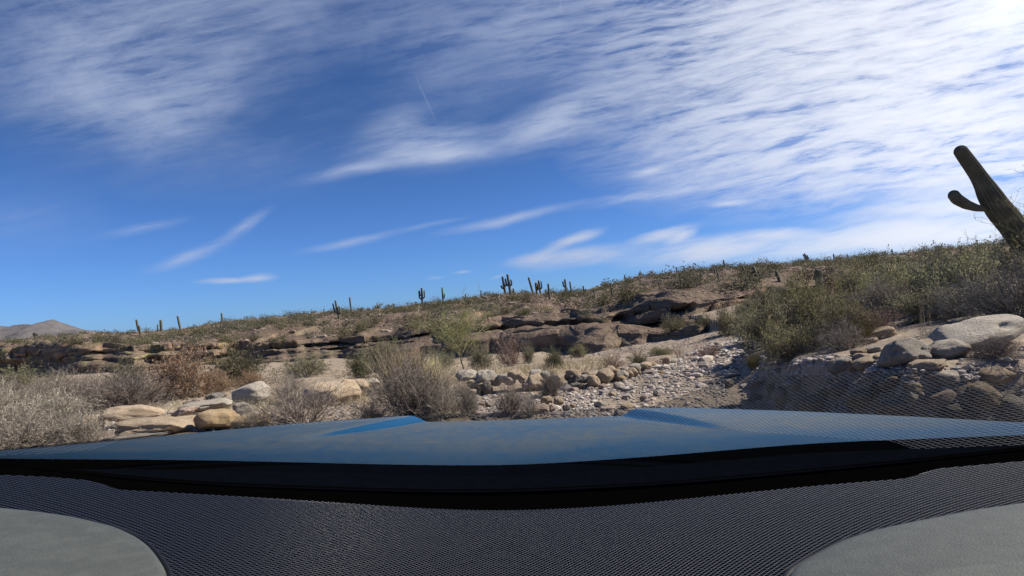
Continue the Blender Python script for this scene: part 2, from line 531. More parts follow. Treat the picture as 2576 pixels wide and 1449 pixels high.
# ------------------------------------------------------------------ near ground: a thin-plate surface through measured points
anch_px = [  # (x, y in the 2575-wide photo, ground height)
    (100, 1120, 0), (-200, 1125, 0), (300, 1085, 0), (500, 1060, 0), (750, 1060, 0), (1000, 1045, 0), (1200, 1040, 0), (1500, 1030, 0), (1750, 1015, 0),
    (100, 1000, -.3), (-200, 1005, -.3), (300, 990, -.4), (500, 985, -.4), (700, 965, -.5), (900, 958, -.5),
    (1200, 992, -.02), (1400, 982, 0.03), (1190, 958, .25), (1260, 960, .2), (1340, 964, .14), (1600, 955, .1), (1700, 930, .15), (1800, 905, .2), (1750, 960, .1), (1870, 860, .35), (1885, 825, .5), (1900, 805, .6),
    (1200, 930, -.8), (1300, 908, -.9), (1500, 890, -.6), (1600, 880, -.3), (1700, 860, 0), (1600, 860, -.4), (1750, 840, .1), (1850, 815, .4),
    (0, 945, -1), (-300, 950, -1), (200, 945, -1), (500, 925, -1), (860, 905, -1), (1060, 897, -.9), (1300, 890, -.9), (1450, 885, -.8), (1560, 865, -.5), (1680, 850, -.1), (1800, 825, .2),
    (1850, 1005, .0), (1960, 1025, .05),
]
anch = [at_z(*a) for a in anch_px]
anch += [np.array(p, float) for p in [(-4, 0, 0), (4, 0, 0), (0, 5, 0), (-9, 3, 0), (8, 2, .2), (0, -6, 0), (-12, -4, 0), (10, -6, .3), (22, 6, 1.5), (-30, 5, 0), (-60, 40, -1), (-80, 60, -1), (35, 20, 2.0), (40, 40, 2.2), (0, 70, -1), (-40, 90, -1.3), (30, 60, 0.8), (-90, 100, -1.4)]]
anch += [np.array(p, float) for p in [(3.0, 4.6, .05), (2.2, 5.6, .05), (4.2, 4.2, .1), (2.6, 7.2, .08), (6, 6, .15), (4.4, 9, .15), (6, 12, .35), (9, 9, .5)]]
anch = np.array(anch)
anch_top = [at_z(*a) for a in [(1912, 850, .58), (1905, 900, .5), (1990, 906, .70), (2100, 905, .9), (2300, 908, 1.0), (2500, 895, 1.0), (2750, 880, 1.0), (2000, 855, .75), (2100, 845, .95), (2300, 835, 1.05), (2500, 805, 1.15), (2640, 705, 1.6), (2300, 760, 1.3), (2100, 785, 1.05), (1940, 805, .7)]]
anch_top += [np.array(p, float) for p in [(22, 6, 1.6), (35, 20, 2.0), (40, 40, 2.2), (30, 60, 0.8), (10, 40, .9), (14, 34, 1.2)]]
anch_top = np.array(anch_top)

def tps_fit(P, lam=0.02):
    xy = P[:, :2] / 10.0
    d = np.linalg.norm(xy[:, None] - xy[None], axis=2)
    K = np.where(d > 0, d * d * np.log(d + 1e-12), 0) + lam * np.eye(len(P)) * 0.5
    Q = np.c_[np.ones(len(P)), xy]
    A = np.block([[K, Q], [Q.T, np.zeros((3, 3))]])
    return xy, np.linalg.solve(A, np.r_[P[:, 2], np.zeros(3)])
T_LOW = tps_fit(anch)
T_HIGH = tps_fit(anch_top)

def tps_eval(T, x, y):
    X, Wt = T
    xy = np.stack([np.ravel(x), np.ravel(y)], 1) / 10.0
    out = np.empty(len(xy))
    for s in range(0, len(xy), 20000):
        q = xy[s:s + 20000]
        d = np.linalg.norm(q[:, None] - X[None], axis=2)
        out[s:s + 20000] = np.where(d > 0, d * d * np.log(d + 1e-12), 0) @ Wt[:-3] + Wt[-3] + q @ Wt[-2:]
    return np.clip(out, -3.0, 3.4).reshape(np.shape(x))

# the bank on the right stands above the track with a steep, shaded face along this edge
EDGE = np.array([at_z(*a)[:2] for a in [(1930, 815, .65), (1912, 850, .58), (1900, 898, .5), (1985, 911, .7), (2100, 910, .9), (2300, 912, 1.0), (2575, 897, 1.0), (2900, 880, 1.0)]])
POLY = np.vstack([EDGE, [[14, 2.5], [60, 0], [60, 60], [EDGE[0, 0] + 2, 60]]])

def bank_weight(x, y):
    x = np.asarray(x, float); y = np.asarray(y, float)
    nx = x + 0.22 * fbm(np.stack([x * 1.3, y * 1.3, 0 * x], -1), 3, 207)
    ny = y + 0.22 * fbm(np.stack([x * 1.3, y * 1.3, 0 * x + 9], -1), 3, 211)
    ins = np.zeros(x.shape, bool)
    for i in range(len(POLY)):
        (x1, y1), (x2, y2) = POLY[i], POLY[(i + 1) % len(POLY)]
        c = ((y1 > ny) != (y2 > ny)) & (nx < (x2 - x1) * (ny - y1) / (y2 - y1 + 1e-12) + x1)
        ins ^= c
    d = np.full(x.shape, 1e9)
    for i in range(len(EDGE) - 1):
        a, b = EDGE[i], EDGE[i + 1]
        e = b - a
        t = np.clip(((nx - a[0]) * e[0] + (ny - a[1]) * e[1]) / (e @ e), 0, 1)
        d = np.minimum(d, np.hypot(nx - a[0] - t * e[0], ny - a[1] - t * e[1]))
    sd = np.where(ins, d, -d)
    return sstep(-0.42, 0.10, sd)

def ground_base(x, y):
    w = bank_weight(x, y)
    return tps_eval(T_LOW, x, y) * (1 - w) + tps_eval(T_HIGH, x, y) * w

def ground_z(x, y):
    x = np.asarray(x, float); y = np.asarray(y, float)
    r = np.hypot(x, y)
    p = np.stack([x, y, np.zeros_like(x)], -1)
    amp = np.clip(r / 25, 0.25, 1.0)
    n = fbm(p * 0.22, 3, 3) * 0.16 + fbm(p * 1.3, 3, 9) * 0.05 + fbm(p * 5.0, 2, 14) * 0.014
    return ground_base(x, y) + n * amp * sstep(2.5, 5, r)

def on_ground(px, py):
    """where the ray through a photo pixel meets the ground"""
    d = ray(px, py)
    t = np.linspace(3, 130, 6000)
    q = CAM + d * t[:, None]
    hit = np.nonzero(q[:, 2] < ground_z(q[:, 0], q[:, 1]))[0]
    k = hit[0] if len(hit) else len(t) - 1
    return q[k]

def build_ground():
    az = np.radians(np.linspace(-66, 66, 620))
    r = np.concatenate([np.linspace(0.6, 4, 16)[:-1], np.geomspace(4, 120, 420)])
    A, RR = np.meshgrid(az, r)
    x, y = np.sin(A) * RR, np.cos(A) * RR
    z = ground_z(x, y)
    z = z - sstep(80, 118, RR) * 1.2
    me = mesh_np("ground", np.stack([x, y, z], -1), grid_faces(*A.shape), M_ground)
    tag(obj("ground", me), kind='structure')
    # the desert floor that carries on to the horizon
    a2 = np.radians(np.linspace(0, 360, 121))
    r2 = np.array([0.0, 20, 60, 115, 200, 500, 1500, 4000, 9000])
    A, RR = np.meshgrid(a2, r2)
    z = np.interp(RR, r2, [-1.9, -1.9, -2.6, -2.9, -4, -5, -6, -8, -10])
    me = mesh_np("desert_floor", np.stack([np.sin(A) * RR, np.cos(A) * RR, z], -1), grid_faces(*A.shape), M_ground)
    tag(obj("desert_floor", me), kind='structure')
build_ground()

# ------------------------------------------------------------------ hill with the eroded cliff
cols = np.array([-700, -300, 0, 200, 400, 600, 800, 1000, 1100, 1200, 1300, 1400, 1500, 1600, 1700, 1800, 1900, 2000, 2200, 2575, 3000, 3600], float)
zb = np.array([-1.2, -1.1, -1, -1, -1, -1, -1, -.95, -.9, -.9, -.9, -.85, -.7, -.4, -.05, .2, .6, .9, 1.3, 1.9, 2.3, 2.6])
yb = np.array([960, 950, 945, 945, 932, 917, 905, 897, 893, 890, 890, 888, 880, 862, 848, 827, 800, 0, 0, 0, 0, 0], float)
yt = np.array([888, 881, 876, 871, 866, 858, 855, 836, 822, 811, 801, 792, 785, 766, 752, 742, 731, 722, 714, 690, 680, 670], float)
yc_x = np.array([-700, -300, 0, 200, 345, 450, 560, 700, 850, 1000, 1140, 1270, 1400, 1450, 1500, 1600, 1700, 1800, 1900, 2000, 2100, 2300, 2450, 2575, 3000, 3600], float)
yc_y = np.array([903, 878, 861, 846, 839, 831, 811, 796, 780, 766, 754, 745, 744, 740, 725, 702, 688, 678, 670, 662, 653, 638, 622, 609, 566, 506], float)

def build_hill():
    nc = 900
    px = np.linspace(-650, 3300, nc)
    Z0 = np.interp(px, cols, zb)
    D0 = np.empty(nc)
    for i, x in enumerate(px):
        yy = np.interp(x, cols, yb)
        D0[i] = ((at_z(x, yy, Z0[i]) - CAM) @ Fv) if x < 1900 else 34 - (x - 1900) * 0.004
    # smooth the base line, then let it wander
    k = np.hanning(41); k /= k.sum()
    D0 = np.convolve(np.pad(D0, 20, mode='edge'), k, 'valid')
    lin = np.stack([px * 0.012, np.zeros(nc), np.zeros(nc)], 1)
    D0 = D0 * (1 + 0.05 * fbm(lin, 3, 31))
    setb = 8.0 + 3.0 * fbm(lin * 0.7, 3, 35)
    DT = D0 + setb
    yT = np.interp(px, cols, yt)
    yC = np.interp(px, yc_x, yc_y)
    DC = np.interp(px, [-650, 0, 1300, 2000, 3300], [200, 185, 140, 150, 150])
    rays = np.array([ray(x, 724.5) for x in px])
    def zt(yp, D):
        return CAM[2] + D * (Fv[2] + Rv[2] * (px - 1287.5) / FPX - Uv[2] * (yp - 724.5) / FPX)
    ZT, ZC = zt(yT, DT), zt(yC, DC)
    cave = np.clip(0.55 + 0.9 * fbm(lin * 1.1, 3, 41), 0, 1) * np.interp(px, [-650, 400, 700, 1700, 1950], [0.6, 0.6, 1, 1, 0.5])
    cave = np.maximum(cave, np.exp(-((px - 1330) / 170) ** 2))
    cave = np.maximum(cave, np.exp(-((px - 920) / 120) ** 2))
    cave = np.maximum(cave, np.exp(-((px - 1600) / 60) ** 2))
    cave2 = np.clip(0.45 + 1.1 * fbm(lin * 1.6 + 5.5, 3, 43), 0, 1)
    rows = []
    info = []
    for q in np.linspace(-0.3, 1, 110):
        qc = max(q, 0)
        hh = np.interp(qc, [0, .20, .28, .34, .50, .60, .65, .82, .88, 1.0], [0, .08, .26, .32, .36, .58, .62, .66, .86, 1.0])
        rec = cave * 0.30 * float(sstep(.33, .38, q) * (1 - sstep(.50, .56, q))) + cave2 * 0.24 * float(sstep(.62, .67, q) * (1 - sstep(.80, .84, q)))
        lip = cave * 0.09 * float(sstep(.48, .53, q) * (1 - sstep(.55, .66, q))) + cave2 * 0.07 * float(sstep(.78, .83, q) * (1 - sstep(.85, .95, q)))
        D = D0 + setb * (hh + rec - lip)
        if q < 0: D = D0 + q * 3
        Zq = Z0 + (ZT - Z0) * q
        rows.append((D, Zq, 1.0)); info.append(q)
    for s in np.linspace(0, 1, 150)[1:]:
        D = DT + (DC - DT) * s ** 1.25
        e = s ** 1.25
        Zq = ZT + (ZC - ZT) * (e + 0.10 * math.sin(math.pi * min(e, 1)) * 0.5)
        rows.append((D, Zq, 1.0 - min(1, s * 6) * 0.75)); info.append(1 + s)
    for s in np.linspace(0, 1, 14)[1:]:
        rows.append((DC + 90 * s, ZC - 14 * s ** 1.6, 0.3)); info.append(2 + s)
    V, amp = [], []
    for D, Zq, a in rows:
        p = CAM + rays * D[:, None]
        p[:, 2] = Zq
        V.append(p); amp.append(np.full(nc, a))
    V = np.array(V); amp = np.array(amp)
    du = np.gradient(V, axis=1); dv = np.gradient(V, axis=0)
    N = np.cross(du, dv); N /= np.linalg.norm(N, axis=-1, keepdims=True) + 1e-9
    N[N[..., 1] > 0.3] *= -1
    sp = V * np.array([0.055, 0.09, 0.5])
    layered = fbm(V * np.array([0.03, 0.045, 1.5]), 4, 52, .5)
    bulge = fbm(sp, 4, 61)
    ridged = 1 - np.abs(fbm(V * np.array([0.09, 0.12, 1.3]), 4, 77))
    fine = fbm(V * np.array([1.4, 1.4, 2.6]), 3, 83)
    onc = np.array(info)[:, None]
    cl = np.where(onc < 1, 1.0, np.clip(1 - (onc - 1) * 7, 0, 1))
    base_fade = sstep(-0.3, 0.1, onc)
    disp = cl * base_fade * (bulge * 0.95 + layered * 0.42 + (ridged - .7) * 0.28 + fine * 0.10)
    V = V + N * disp[..., None]
    sl = 1 - cl
    V[..., 2] += sl * (fbm(V * np.array([0.06, 0.06, 0]), 4, 91) * 0.55 + fbm(V * np.array([0.5, 0.5, 0]), 4, 95) * 0.20)
    # ledges that break the slope above the cliff
    led = fbm(V * np.array([0.09, 0.05, 0.0]), 4, 99)
    V[..., 2] += sl * np.where(onc < 1.6, 1, 0) * 0.5 * (sstep(0.05, 0.12, led) - 0.5) * np.clip((1.7 - onc) * 2, 0, 1)
    me = mesh_np("hill", V, grid_faces(*V.shape[:2]), M_hill)
    tag(obj("hill", me), kind='structure')
    return V, np.array(info)
HV, HQ = build_hill()
hx, hy, hd = project(HV.reshape(-1, 3))
hq = np.repeat(HQ, HV.shape[1])
_hvis = hq <= 2.0
hfx, hfy, hfd, hfp = hx[_hvis], hy[_hvis], hd[_hvis], HV.reshape(-1, 3)[_hvis]

def on_hill(px, py):
    d2 = (hfx - px) ** 2 + (hfy - py) ** 2
    near = np.nonzero(d2 < max(d2.min() * 1.5, 9.0))[0]
    return hfp[near[np.argmin(hfd[near])]]

# far mountain on the left
def build_mountain():
    px = np.linspace(-900, 420, 160)
    yk = np.interp(px, [-900, -600, -300, -120, 0, 60, 100, 130, 170, 215, 300, 420], [800, 780, 812, 826, 820, 811, 808, 809, 817, 831, 850, 872])
    Dk = 3200.0
    rows = []
    for s in np.linspace(0, 1, 60):
        D = 2200 + (Dk - 2200) * s
        ztop = CAM[2] + Dk * (Fv[2] + Rv[2] * (px - 1287.5) / FPX - Uv[2] * (yk - 724.5) / FPX)
        p = CAM + np.array([ray(x, 724.5) for x in px]) * D
        p[:, 2] = -10 + (ztop + 10) * s ** 1.2
        rows.append(p)
    for s in np.linspace(0, 1, 12)[1:]:
        p = rows[59] + np.array([0, 900 * s, 0]); p = p.copy(); p[:, 2] = rows[59][:, 2] * (1 - s) - 12 * s
        rows.append(p)
    V = np.array(rows)
    ins = np.array([min(1, i / 20) for i in range(len(V))])[:, None]
    rd = 1 - np.abs(fbm(V * np.array([.0045, .0022, 0]), 5, 111))
    V[..., 2] += (rd - 0.75) * 45 * ins * (V[..., 2] > 5)
    tag(obj("mountain", mesh_np("mountain", V, grid_faces(*V.shape[:2]), M_mount)), kind='structure')
build_mountain()

# ------------------------------------------------------------------ the car: bonnet, cowl, dashboard, windscreen
def cam_local(x, y, D):
    return np.stack([(x - 1287.5) / FPX * D, D * np.ones_like(x), -(y - 724.5) / FPX * D], -1)
BASE = np.array([0, 0.3, -1.62])
car = bpy.data.objects.new("car", None)
COL.objects.link(car)
car.empty_display_size = 0.3
CM = Matrix((Rv, Fv, Uv)).transposed().to_4x4()
car.matrix_world = Matrix.Translation(CAM) @ CM @ Matrix.Translation(BASE)
tag(car, "dusty blue car seen from its driver's seat, bonnet ahead and black mesh dashboard below", "car")

def car_part(name, V, faces, m, parent=car, smooth=True):
    V = np.asarray(V).reshape(-1, 3)
    nz = np.cross(V[faces[:, 1]] - V[faces[:, 0]], V[faces[:, 2]] - V[faces[:, 0]])[:, 2].sum()
    if (nz < 0) != (name == "lower_pane"):
        faces = faces[:, ::-1]
    me = mesh_np(name, V - BASE, faces, m, smooth)
    return obj(name, me, parent)

def paint_material():
    m, nt, b = mat("dusty_blue_paint"); t = NT(nt)
    tcn = t.n('ShaderNodeTexCoord'); p = tcn.outputs['Object']
    sp = t.n('ShaderNodeSeparateXYZ'); t.put(sp.inputs[0], tcn.outputs['Normal'])
    flat = t.rangef(sp.outputs[2], 0.962, 0.988)
    d1 = t.noise(p, 2.2, 6, 0.6, 0.4)
    d2 = t.noise(p, 38, 7, 0.75, 0.5, (1, 0.3, 1))
    d3 = t.noise(p, 240, 3, 0.7)
    so_ = t.n('ShaderNodeSeparateXYZ'); t.put(so_.inputs[0], p)
    swept = t.rangef(t.m('ADD', so_.outputs[1], t.m('MULTIPLY', t.m('SUBTRACT', d1, 0.5), 0.12)), 0.72, 0.88, 0.40, 1.0)     # the wipers keep the rear edge cleaner
    flat = t.m('MULTIPLY', flat, swept)
    dust = t.m('MULTIPLY', flat, t.rangef(t.m('ADD', t.m('MULTIPLY', d1, .45), t.m('MULTIPLY', d2, .55)), 0.36, 0.64, 0.30, 0.82))
    dust = t.m('ADD', dust, t.m('MULTIPLY', t.rangef(d3, 0.5, 0.75), 0.22), True)
    c = t.mix(dust, (0.014, 0.150, 0.36), (0.22, 0.245, 0.25))
    nt.links.new(c, b.inputs['Base Color'])
    b.inputs['Metallic'].default_value = 0.15
    nt.links.new(t.rangef(dust, 0.0, 0.6, 0.5, 0.95), b.inputs['Roughness'])
    b.inputs['Coat Weight'].default_value = 0.03
    b.inputs['Specular IOR Level'].default_value = 0.35
    b.inputs['Coat Roughness'].default_value = 0.25
    nt.links.new(t.bump(t.noise(p, 420, 2, 0.5), 0.12, 0.001), b.inputs['Normal'])
    return m
M_paint = paint_material()

def plain(name, col, rough, spec=0.5, bump=0):
    m, nt, b = mat(name); t = NT(nt)
    p = t.n('ShaderNodeTexCoord').outputs['Object']
    n = t.noise(p, 60, 5, 0.6)
    c = t.mix(t.rangef(n, 0.35, 0.7), tuple(v * 0.88 for v in col), tuple(v * 1.1 for v in col))
    nt.links.new(c, b.inputs['Base Color'])
    b.inputs['Roughness'].default_value = rough
    b.inputs['Specular IOR Level'].default_value = spec
    if bump:
        v = t.n('ShaderNodeTexVoronoi'); t.put(v.inputs['Vector'], p); v.inputs['Scale'].default_value = 520
        nt.links.new(t.bump(t.m('ADD', v.outputs['Distance'], t.noise(p, 260, 4)), bump, 0.0012), b.inputs['Normal'])
    return m
M_cowl = plain("cowl_black", (0.0018, 0.0024, 0.0042), 0.9, 0.0)
M_void = plain("gap_black", (0.001, 0.001, 0.001), 1.0, 0.0)
M_seal = plain("seal_black", (0.004, 0.004, 0.005), 0.6, 0.3)
M_trim = plain("grey_textured_plastic", (0.070, 0.075, 0.064), 0.5, 0.5, 0.22)

hood_rear = ([-120, 0, 500, 1000, 1287, 1637, 2037, 2575, 2700], [1152, 1154, 1157, 1169, 1172, 1149, 1114, 1094, 1090])
hood_front = ([-120, 0, 300, 600, 800, 1000, 1287, 1600, 1700, 2000, 2300, 2575, 2700], [1146, 1136, 1108, 1078, 1061, 1048, 1041, 1030, 1025, 1034, 1048, 1063, 1071])

def smooth_interp(x, xs, ys, w=70):
    acc = 0; tot = 0
    for o in np.linspace(-1, 1, 15):
        g = math.exp(-3 * o * o); acc = acc + g * np.interp(x + o * w, xs, ys); tot += g
    return acc / tot

def build_hood():
    px = np.linspace(-110, 2690, 420)
    yr = smooth_interp(px, *hood_rear, 260); yf = smooth_interp(px, *hood_front, 90)
    az = np.abs(px - 1287.5) / FPX
    DF = np.minimum(1.78, 0.95 / np.maximum(az, 0.3)) ; DF = 1.0 / (1.0 / DF + 0.0)
    k = np.hanning(61); k /= k.sum(); DF = np.convolve(np.pad(DF, 30, mode='edge'), k, 'valid')
    DR = 0.95
    rows = []
    ss = np.concatenate([np.linspace(0, 1, 120), np.linspace(1, 1.12, 10)[1:]])
    A = cam_local(px, yr, DR); B = cam_local(px, yf, DF)
    for s in ss:
        p = A + (B - A) * s
        p[:, 2] += 0.006 * math.sin(math.pi * min(s, 1))
        if s > 1: p[:, 2] -= (s - 1) ** 2 * 5.0
        rows.append(p)
    V = np.array(rows)
    # sunken centre panel: side walls converge to points at the rear, deepest at the front
    X, Y = V[..., 0], V[..., 1]
    def hxy(x, y):           # bonnet point under a photo pixel
        ps = np.stack([1287.5 + FPX * X / Y, 724.5 - FPX * V[..., 2] / Y], -1)[:100]
        i = np.argmin(((ps - np.array([x, y])) ** 2).sum(-1)); return np.array([X[:100].flat[i], Y[:100].flat[i]])
    La, Lb = hxy(690, 1108), np.array([(1000 - 1287.5) / FPX * 1.72, 1.72])
    Ra, Rb = hxy(1880, 1079), np.array([(1625 - 1287.5) / FPX * 1.72, 1.72])
    rear = [hxy(x, y) for x, y in ((500, 1104), (740, 1115), (1000, 1119), (1300, 1119), (1600, 1103), (1880, 1083), (2100, 1065))]
    rear = np.array(rear)
    def sd(a, b, sign):
        t = (b - a) / np.linalg.norm(b - a); n = np.array([t[1], -t[0]]) * sign
        return (X - a[0]) * n[0] + (Y - a[1]) * n[1]
    dl, dr = sd(La, Lb, 1), sd(Ra, Rb, -1)
    yrear = np.interp(X, rear[:, 0], rear[:, 1])
    deep = np.clip((Y - yrear) / 0.45, 0, 1.3)
    crest = np.exp(-((Y - yrear) / 0.03) ** 2) * sstep(-0.02, 0.05, dl) * sstep(-0.02, 0.05, dr)
    inside = sstep(0.0, 0.05, dl) * sstep(0.0, 0.05, dr)
    V[..., 2] += -0.0165 * inside * np.minimum(deep, 1.1) ** 0.62 + 0.004 * crest
    V[..., 2] += 0.0015 * deep * (np.exp(-((dl + 0.015) / 0.05) ** 2) + np.exp(-((dr + 0.015) / 0.05) ** 2))
    nose = V[-1:].copy(); nose[..., 2] = -1.15; nose[..., 1] += 0.04
    V = np.concatenate([V, nose], 0)
    for side in (0, -1):                      # wings drop away at both sides
        e = V[:, side:side + 1] if side == 0 else V[:, -1:]
        o = np.array([-1.0 if side == 0 else 1.0, 0, 0])
        a = e + o * 0.035 + np.array([0, 0, -.03]); b = e + o * 0.05 + np.array([0, 0, -.12]); c = e + o * 0.05; c = c.copy(); c[..., 2] = np.minimum(c[..., 2], -0.95)
        V = np.concatenate([c, b, a, V], 1) if side == 0 else np.concatenate([V, a, b, c], 1)
    return car_part("bonnet", V, grid_faces(*V.shape[:2]), M_paint)
build_hood()

split_c = ([-120, 0, 300, 550, 1050, 1287, 1687, 2037, 2387, 2575, 2700], [1163, 1169, 1202, 1222, 1239, 1239, 1219, 1187, 1152, 1130, 1118])
mesh_top = ([-120, 0, 120, 215, 260, 300, 750, 1100, 1287, 1537, 2037, 2267, 2310, 2352, 2575, 2700], [1188, 1194, 1199, 1207, 1218, 1231, 1257, 1282, 1286, 1274, 1222, 1204, 1193, 1179, 1159, 1148])
mesh_base = ([-120, 0, 300, 750, 1100, 1287, 1537, 2037, 2267, 2575, 2700], [1212, 1218, 1231, 1257, 1282, 1286, 1274, 1222, 1204, 1184, 1176])

def mat_edge(px):          # far edge of the mesh: a long curve with a notch near each end
    return smooth_interp(px, *mesh_base, 260) + (smooth_interp(px, *mesh_top, 12) - smooth_interp(px, *mesh_base, 12))

def build_cowl():
    px = np.linspace(-900, 3475, 300)
    yr, ys = smooth_interp(px, *hood_rear, 260), smooth_interp(px, *split_c, 240)
    A = cam_local(px, yr + 0.5, 0.945); B = cam_local(px, ys, 0.80)
    V = np.array([A + np.array([0, 0.03, -.02])] + [A + (B - A) * s + np.array([0, 0, -0.004 * math.sin(math.pi * s)]) for s in np.linspace(0, 1, 14)] + [B + np.array([0, 0.012, -0.02])])
    car_part("cowl_panel", V, grid_faces(*V.shape[:2]), M_cowl)
    ym = mat_edge(px)
    C = cam_local(px, ys - 8, 0.815); D = cam_local(px, ym + 30, 0.74)
    V = np.array([C + (D - C) * s for s in np.linspace(0, 1, 6)])
    car_part("demister_gap", V, grid_faces(*V.shape[:2]), M_void)
build_cowl()

def mat_height(px):       # how far the dashboard top lies below the camera
    return 0.71 * (smooth_interp(px, *mesh_base, 260) - 724.5) / FPX

dash = bpy.data.objects.new("dashboard", None)
COL.objects.link(dash); dash.parent = car

def mesh_material():
    m, nt, b = mat("black_diamond_mesh"); t = NT(nt)
    p = t.n('ShaderNodeTexCoord').outputs['Object']
    sp = t.n('ShaderNodeSeparateXYZ'); t.put(sp.inputs[0], p)
    K = 0.42
    xw = t.m('MULTIPLY', t.m('ARCTANGENT', t.m('DIVIDE', sp.outputs[0], K)), K)
    pitch = 0.0034
    ca, sa = math.cos(R_(45)), math.sin(R_(45))
    a = t.m('ADD', t.m('MULTIPLY', xw, ca), t.m('MULTIPLY', sp.outputs[1], sa))
    c = t.m('SUBTRACT', t.m('MULTIPLY', xw, ca), t.m('MULTIPLY', sp.outputs[1], sa))
    def tri(v):
        return t.m('MULTIPLY', t.m('ABSOLUTE', t.m('SUBTRACT', t.m('FRACT', t.m('DIVIDE', v, pitch)), 0.5)), 2.0)
    r1, r2 = tri(a), tri(c)
    ridge = t.m('MAXIMUM', r1, r2)
    h = t.rangef(ridge, 0.55, 0.98)
    col = t.mix(t.rangef(ridge, 0.74, 0.93), (0.0012, 0.0012, 0.0018), (0.036, 0.038, 0.046))
    nt.links.new(col, b.inputs['Base Color'])
    b.inputs['Roughness'].default_value = 0.33
    nt.links.new(t.m('MULTIPLY', t.rangef(ridge, 0.72, 0.92), 0.5), b.inputs['Specular IOR Level'])
    nt.links.new(t.bump(h, 1.0, 0.0011), b.inputs['Normal'])
    return m
M_mesh = mesh_material()

def build_dash():
    px = np.linspace(-900, 3475, 760)
    h = mat_height(px)
    DT = h * FPX / (mat_edge(px) - 724.5)
    rows = []
    for s in np.linspace(0, 1, 60):
        D = DT + (0.30 - DT) * s
        rows.append(np.stack([(px - 1287.5) / FPX * D, D, -h - 0.0 * D], -1))
    top = rows[0]
    V = np.array([top + np.array([0, .008, -.03]), top + np.array([0, .004, -.004])] + rows)
    car_part("mesh_cover", V, grid_faces(*V.shape[:2]), M_mesh, dash)
    for name, oc, pts in (
        ("trim_panel", (-850, 1900), [(-1000, 1280), (-600, 1281), (-400, 1282), (-200, 1284), (-100, 1288), (0, 1294), (100, 1304), (200, 1319), (300, 1344), (350, 1369), (380, 1392), (400, 1417), (420, 1449), (430, 1500), (432, 1600), (420, 1760), (380, 1960)]),
        ("trim_panel", (3425, 1900), [(3575, 1258), (3200, 1260), (2800, 1262), (2700, 1267), (2575, 1282), (2437, 1302), (2287, 1332), (2187, 1354), (2112, 1379), (2037, 1419), (1987, 1449), (1965, 1500), (1955, 1600), (1965, 1760), (2000, 1960)])):
        P = np.array(pts, float)
        s = np.r_[0, np.cumsum(np.hypot(*np.diff(P, axis=0).T))]
        u = np.linspace(0, s[-1], 140)
        ox, oy = smooth_interp(u, s, P[:, 0], 30), smooth_interp(u, s, P[:, 1], 30)
        rows = []
        for k, (f, up) in enumerate([(-.005, -.004), (0, .001), (.002, .0045), (.006, .0075), (.011, .0092), (.02, .010), (.05, .0104), (.2, .011), (.4, .0115), (.7, .012), (1.0, .012)]):
            x = ox + (oc[0] - ox) * f; y = oy + (oc[1] - oy) * f
            hh = mat_height(x) - up
            D = mat_height(x) * FPX / (y - 724.5)
            rows.append(np.stack([(x - 1287.5) / FPX * D, D, -hh], -1))
        sr = []
        for f, up in ((-.013, .0012), (-.008, .0045), (-.002, .0052), (.002, .003)):
            x = ox + (oc[0] - ox) * f; y = oy + (oc[1] - oy) * f
            sr.append(np.stack([(x - 1287.5) / FPX * mat_height(x) * FPX / (y - 724.5), mat_height(x) * FPX / (y - 724.5), -(mat_height(x) - up)], -1))
        car_part("edge_seal", np.array(sr), grid_faces(len(sr), len(ox)), M_seal, dash)
        V = np.array(rows)
        fc = grid_faces(*V.shape[:2])
        car_part(name, V, fc if oc[0] < 0 else fc[:, ::-1], M_trim, dash)
build_dash()

# windscreen: clear pane, and the band over the bonnet where it mirrors the dashboard
TH = 25.0
W_T = math.tan(R_(TH)); W_A = 0.140     # z = W_A - W_T * y
def on_screen(x, y):
    dx, dz = (x - 1287.5) / FPX, -(y - 724.5) / FPX
    Y = W_A / (dz + W_T)
    return np.stack([dx * Y, Y, dz * Y], -1)

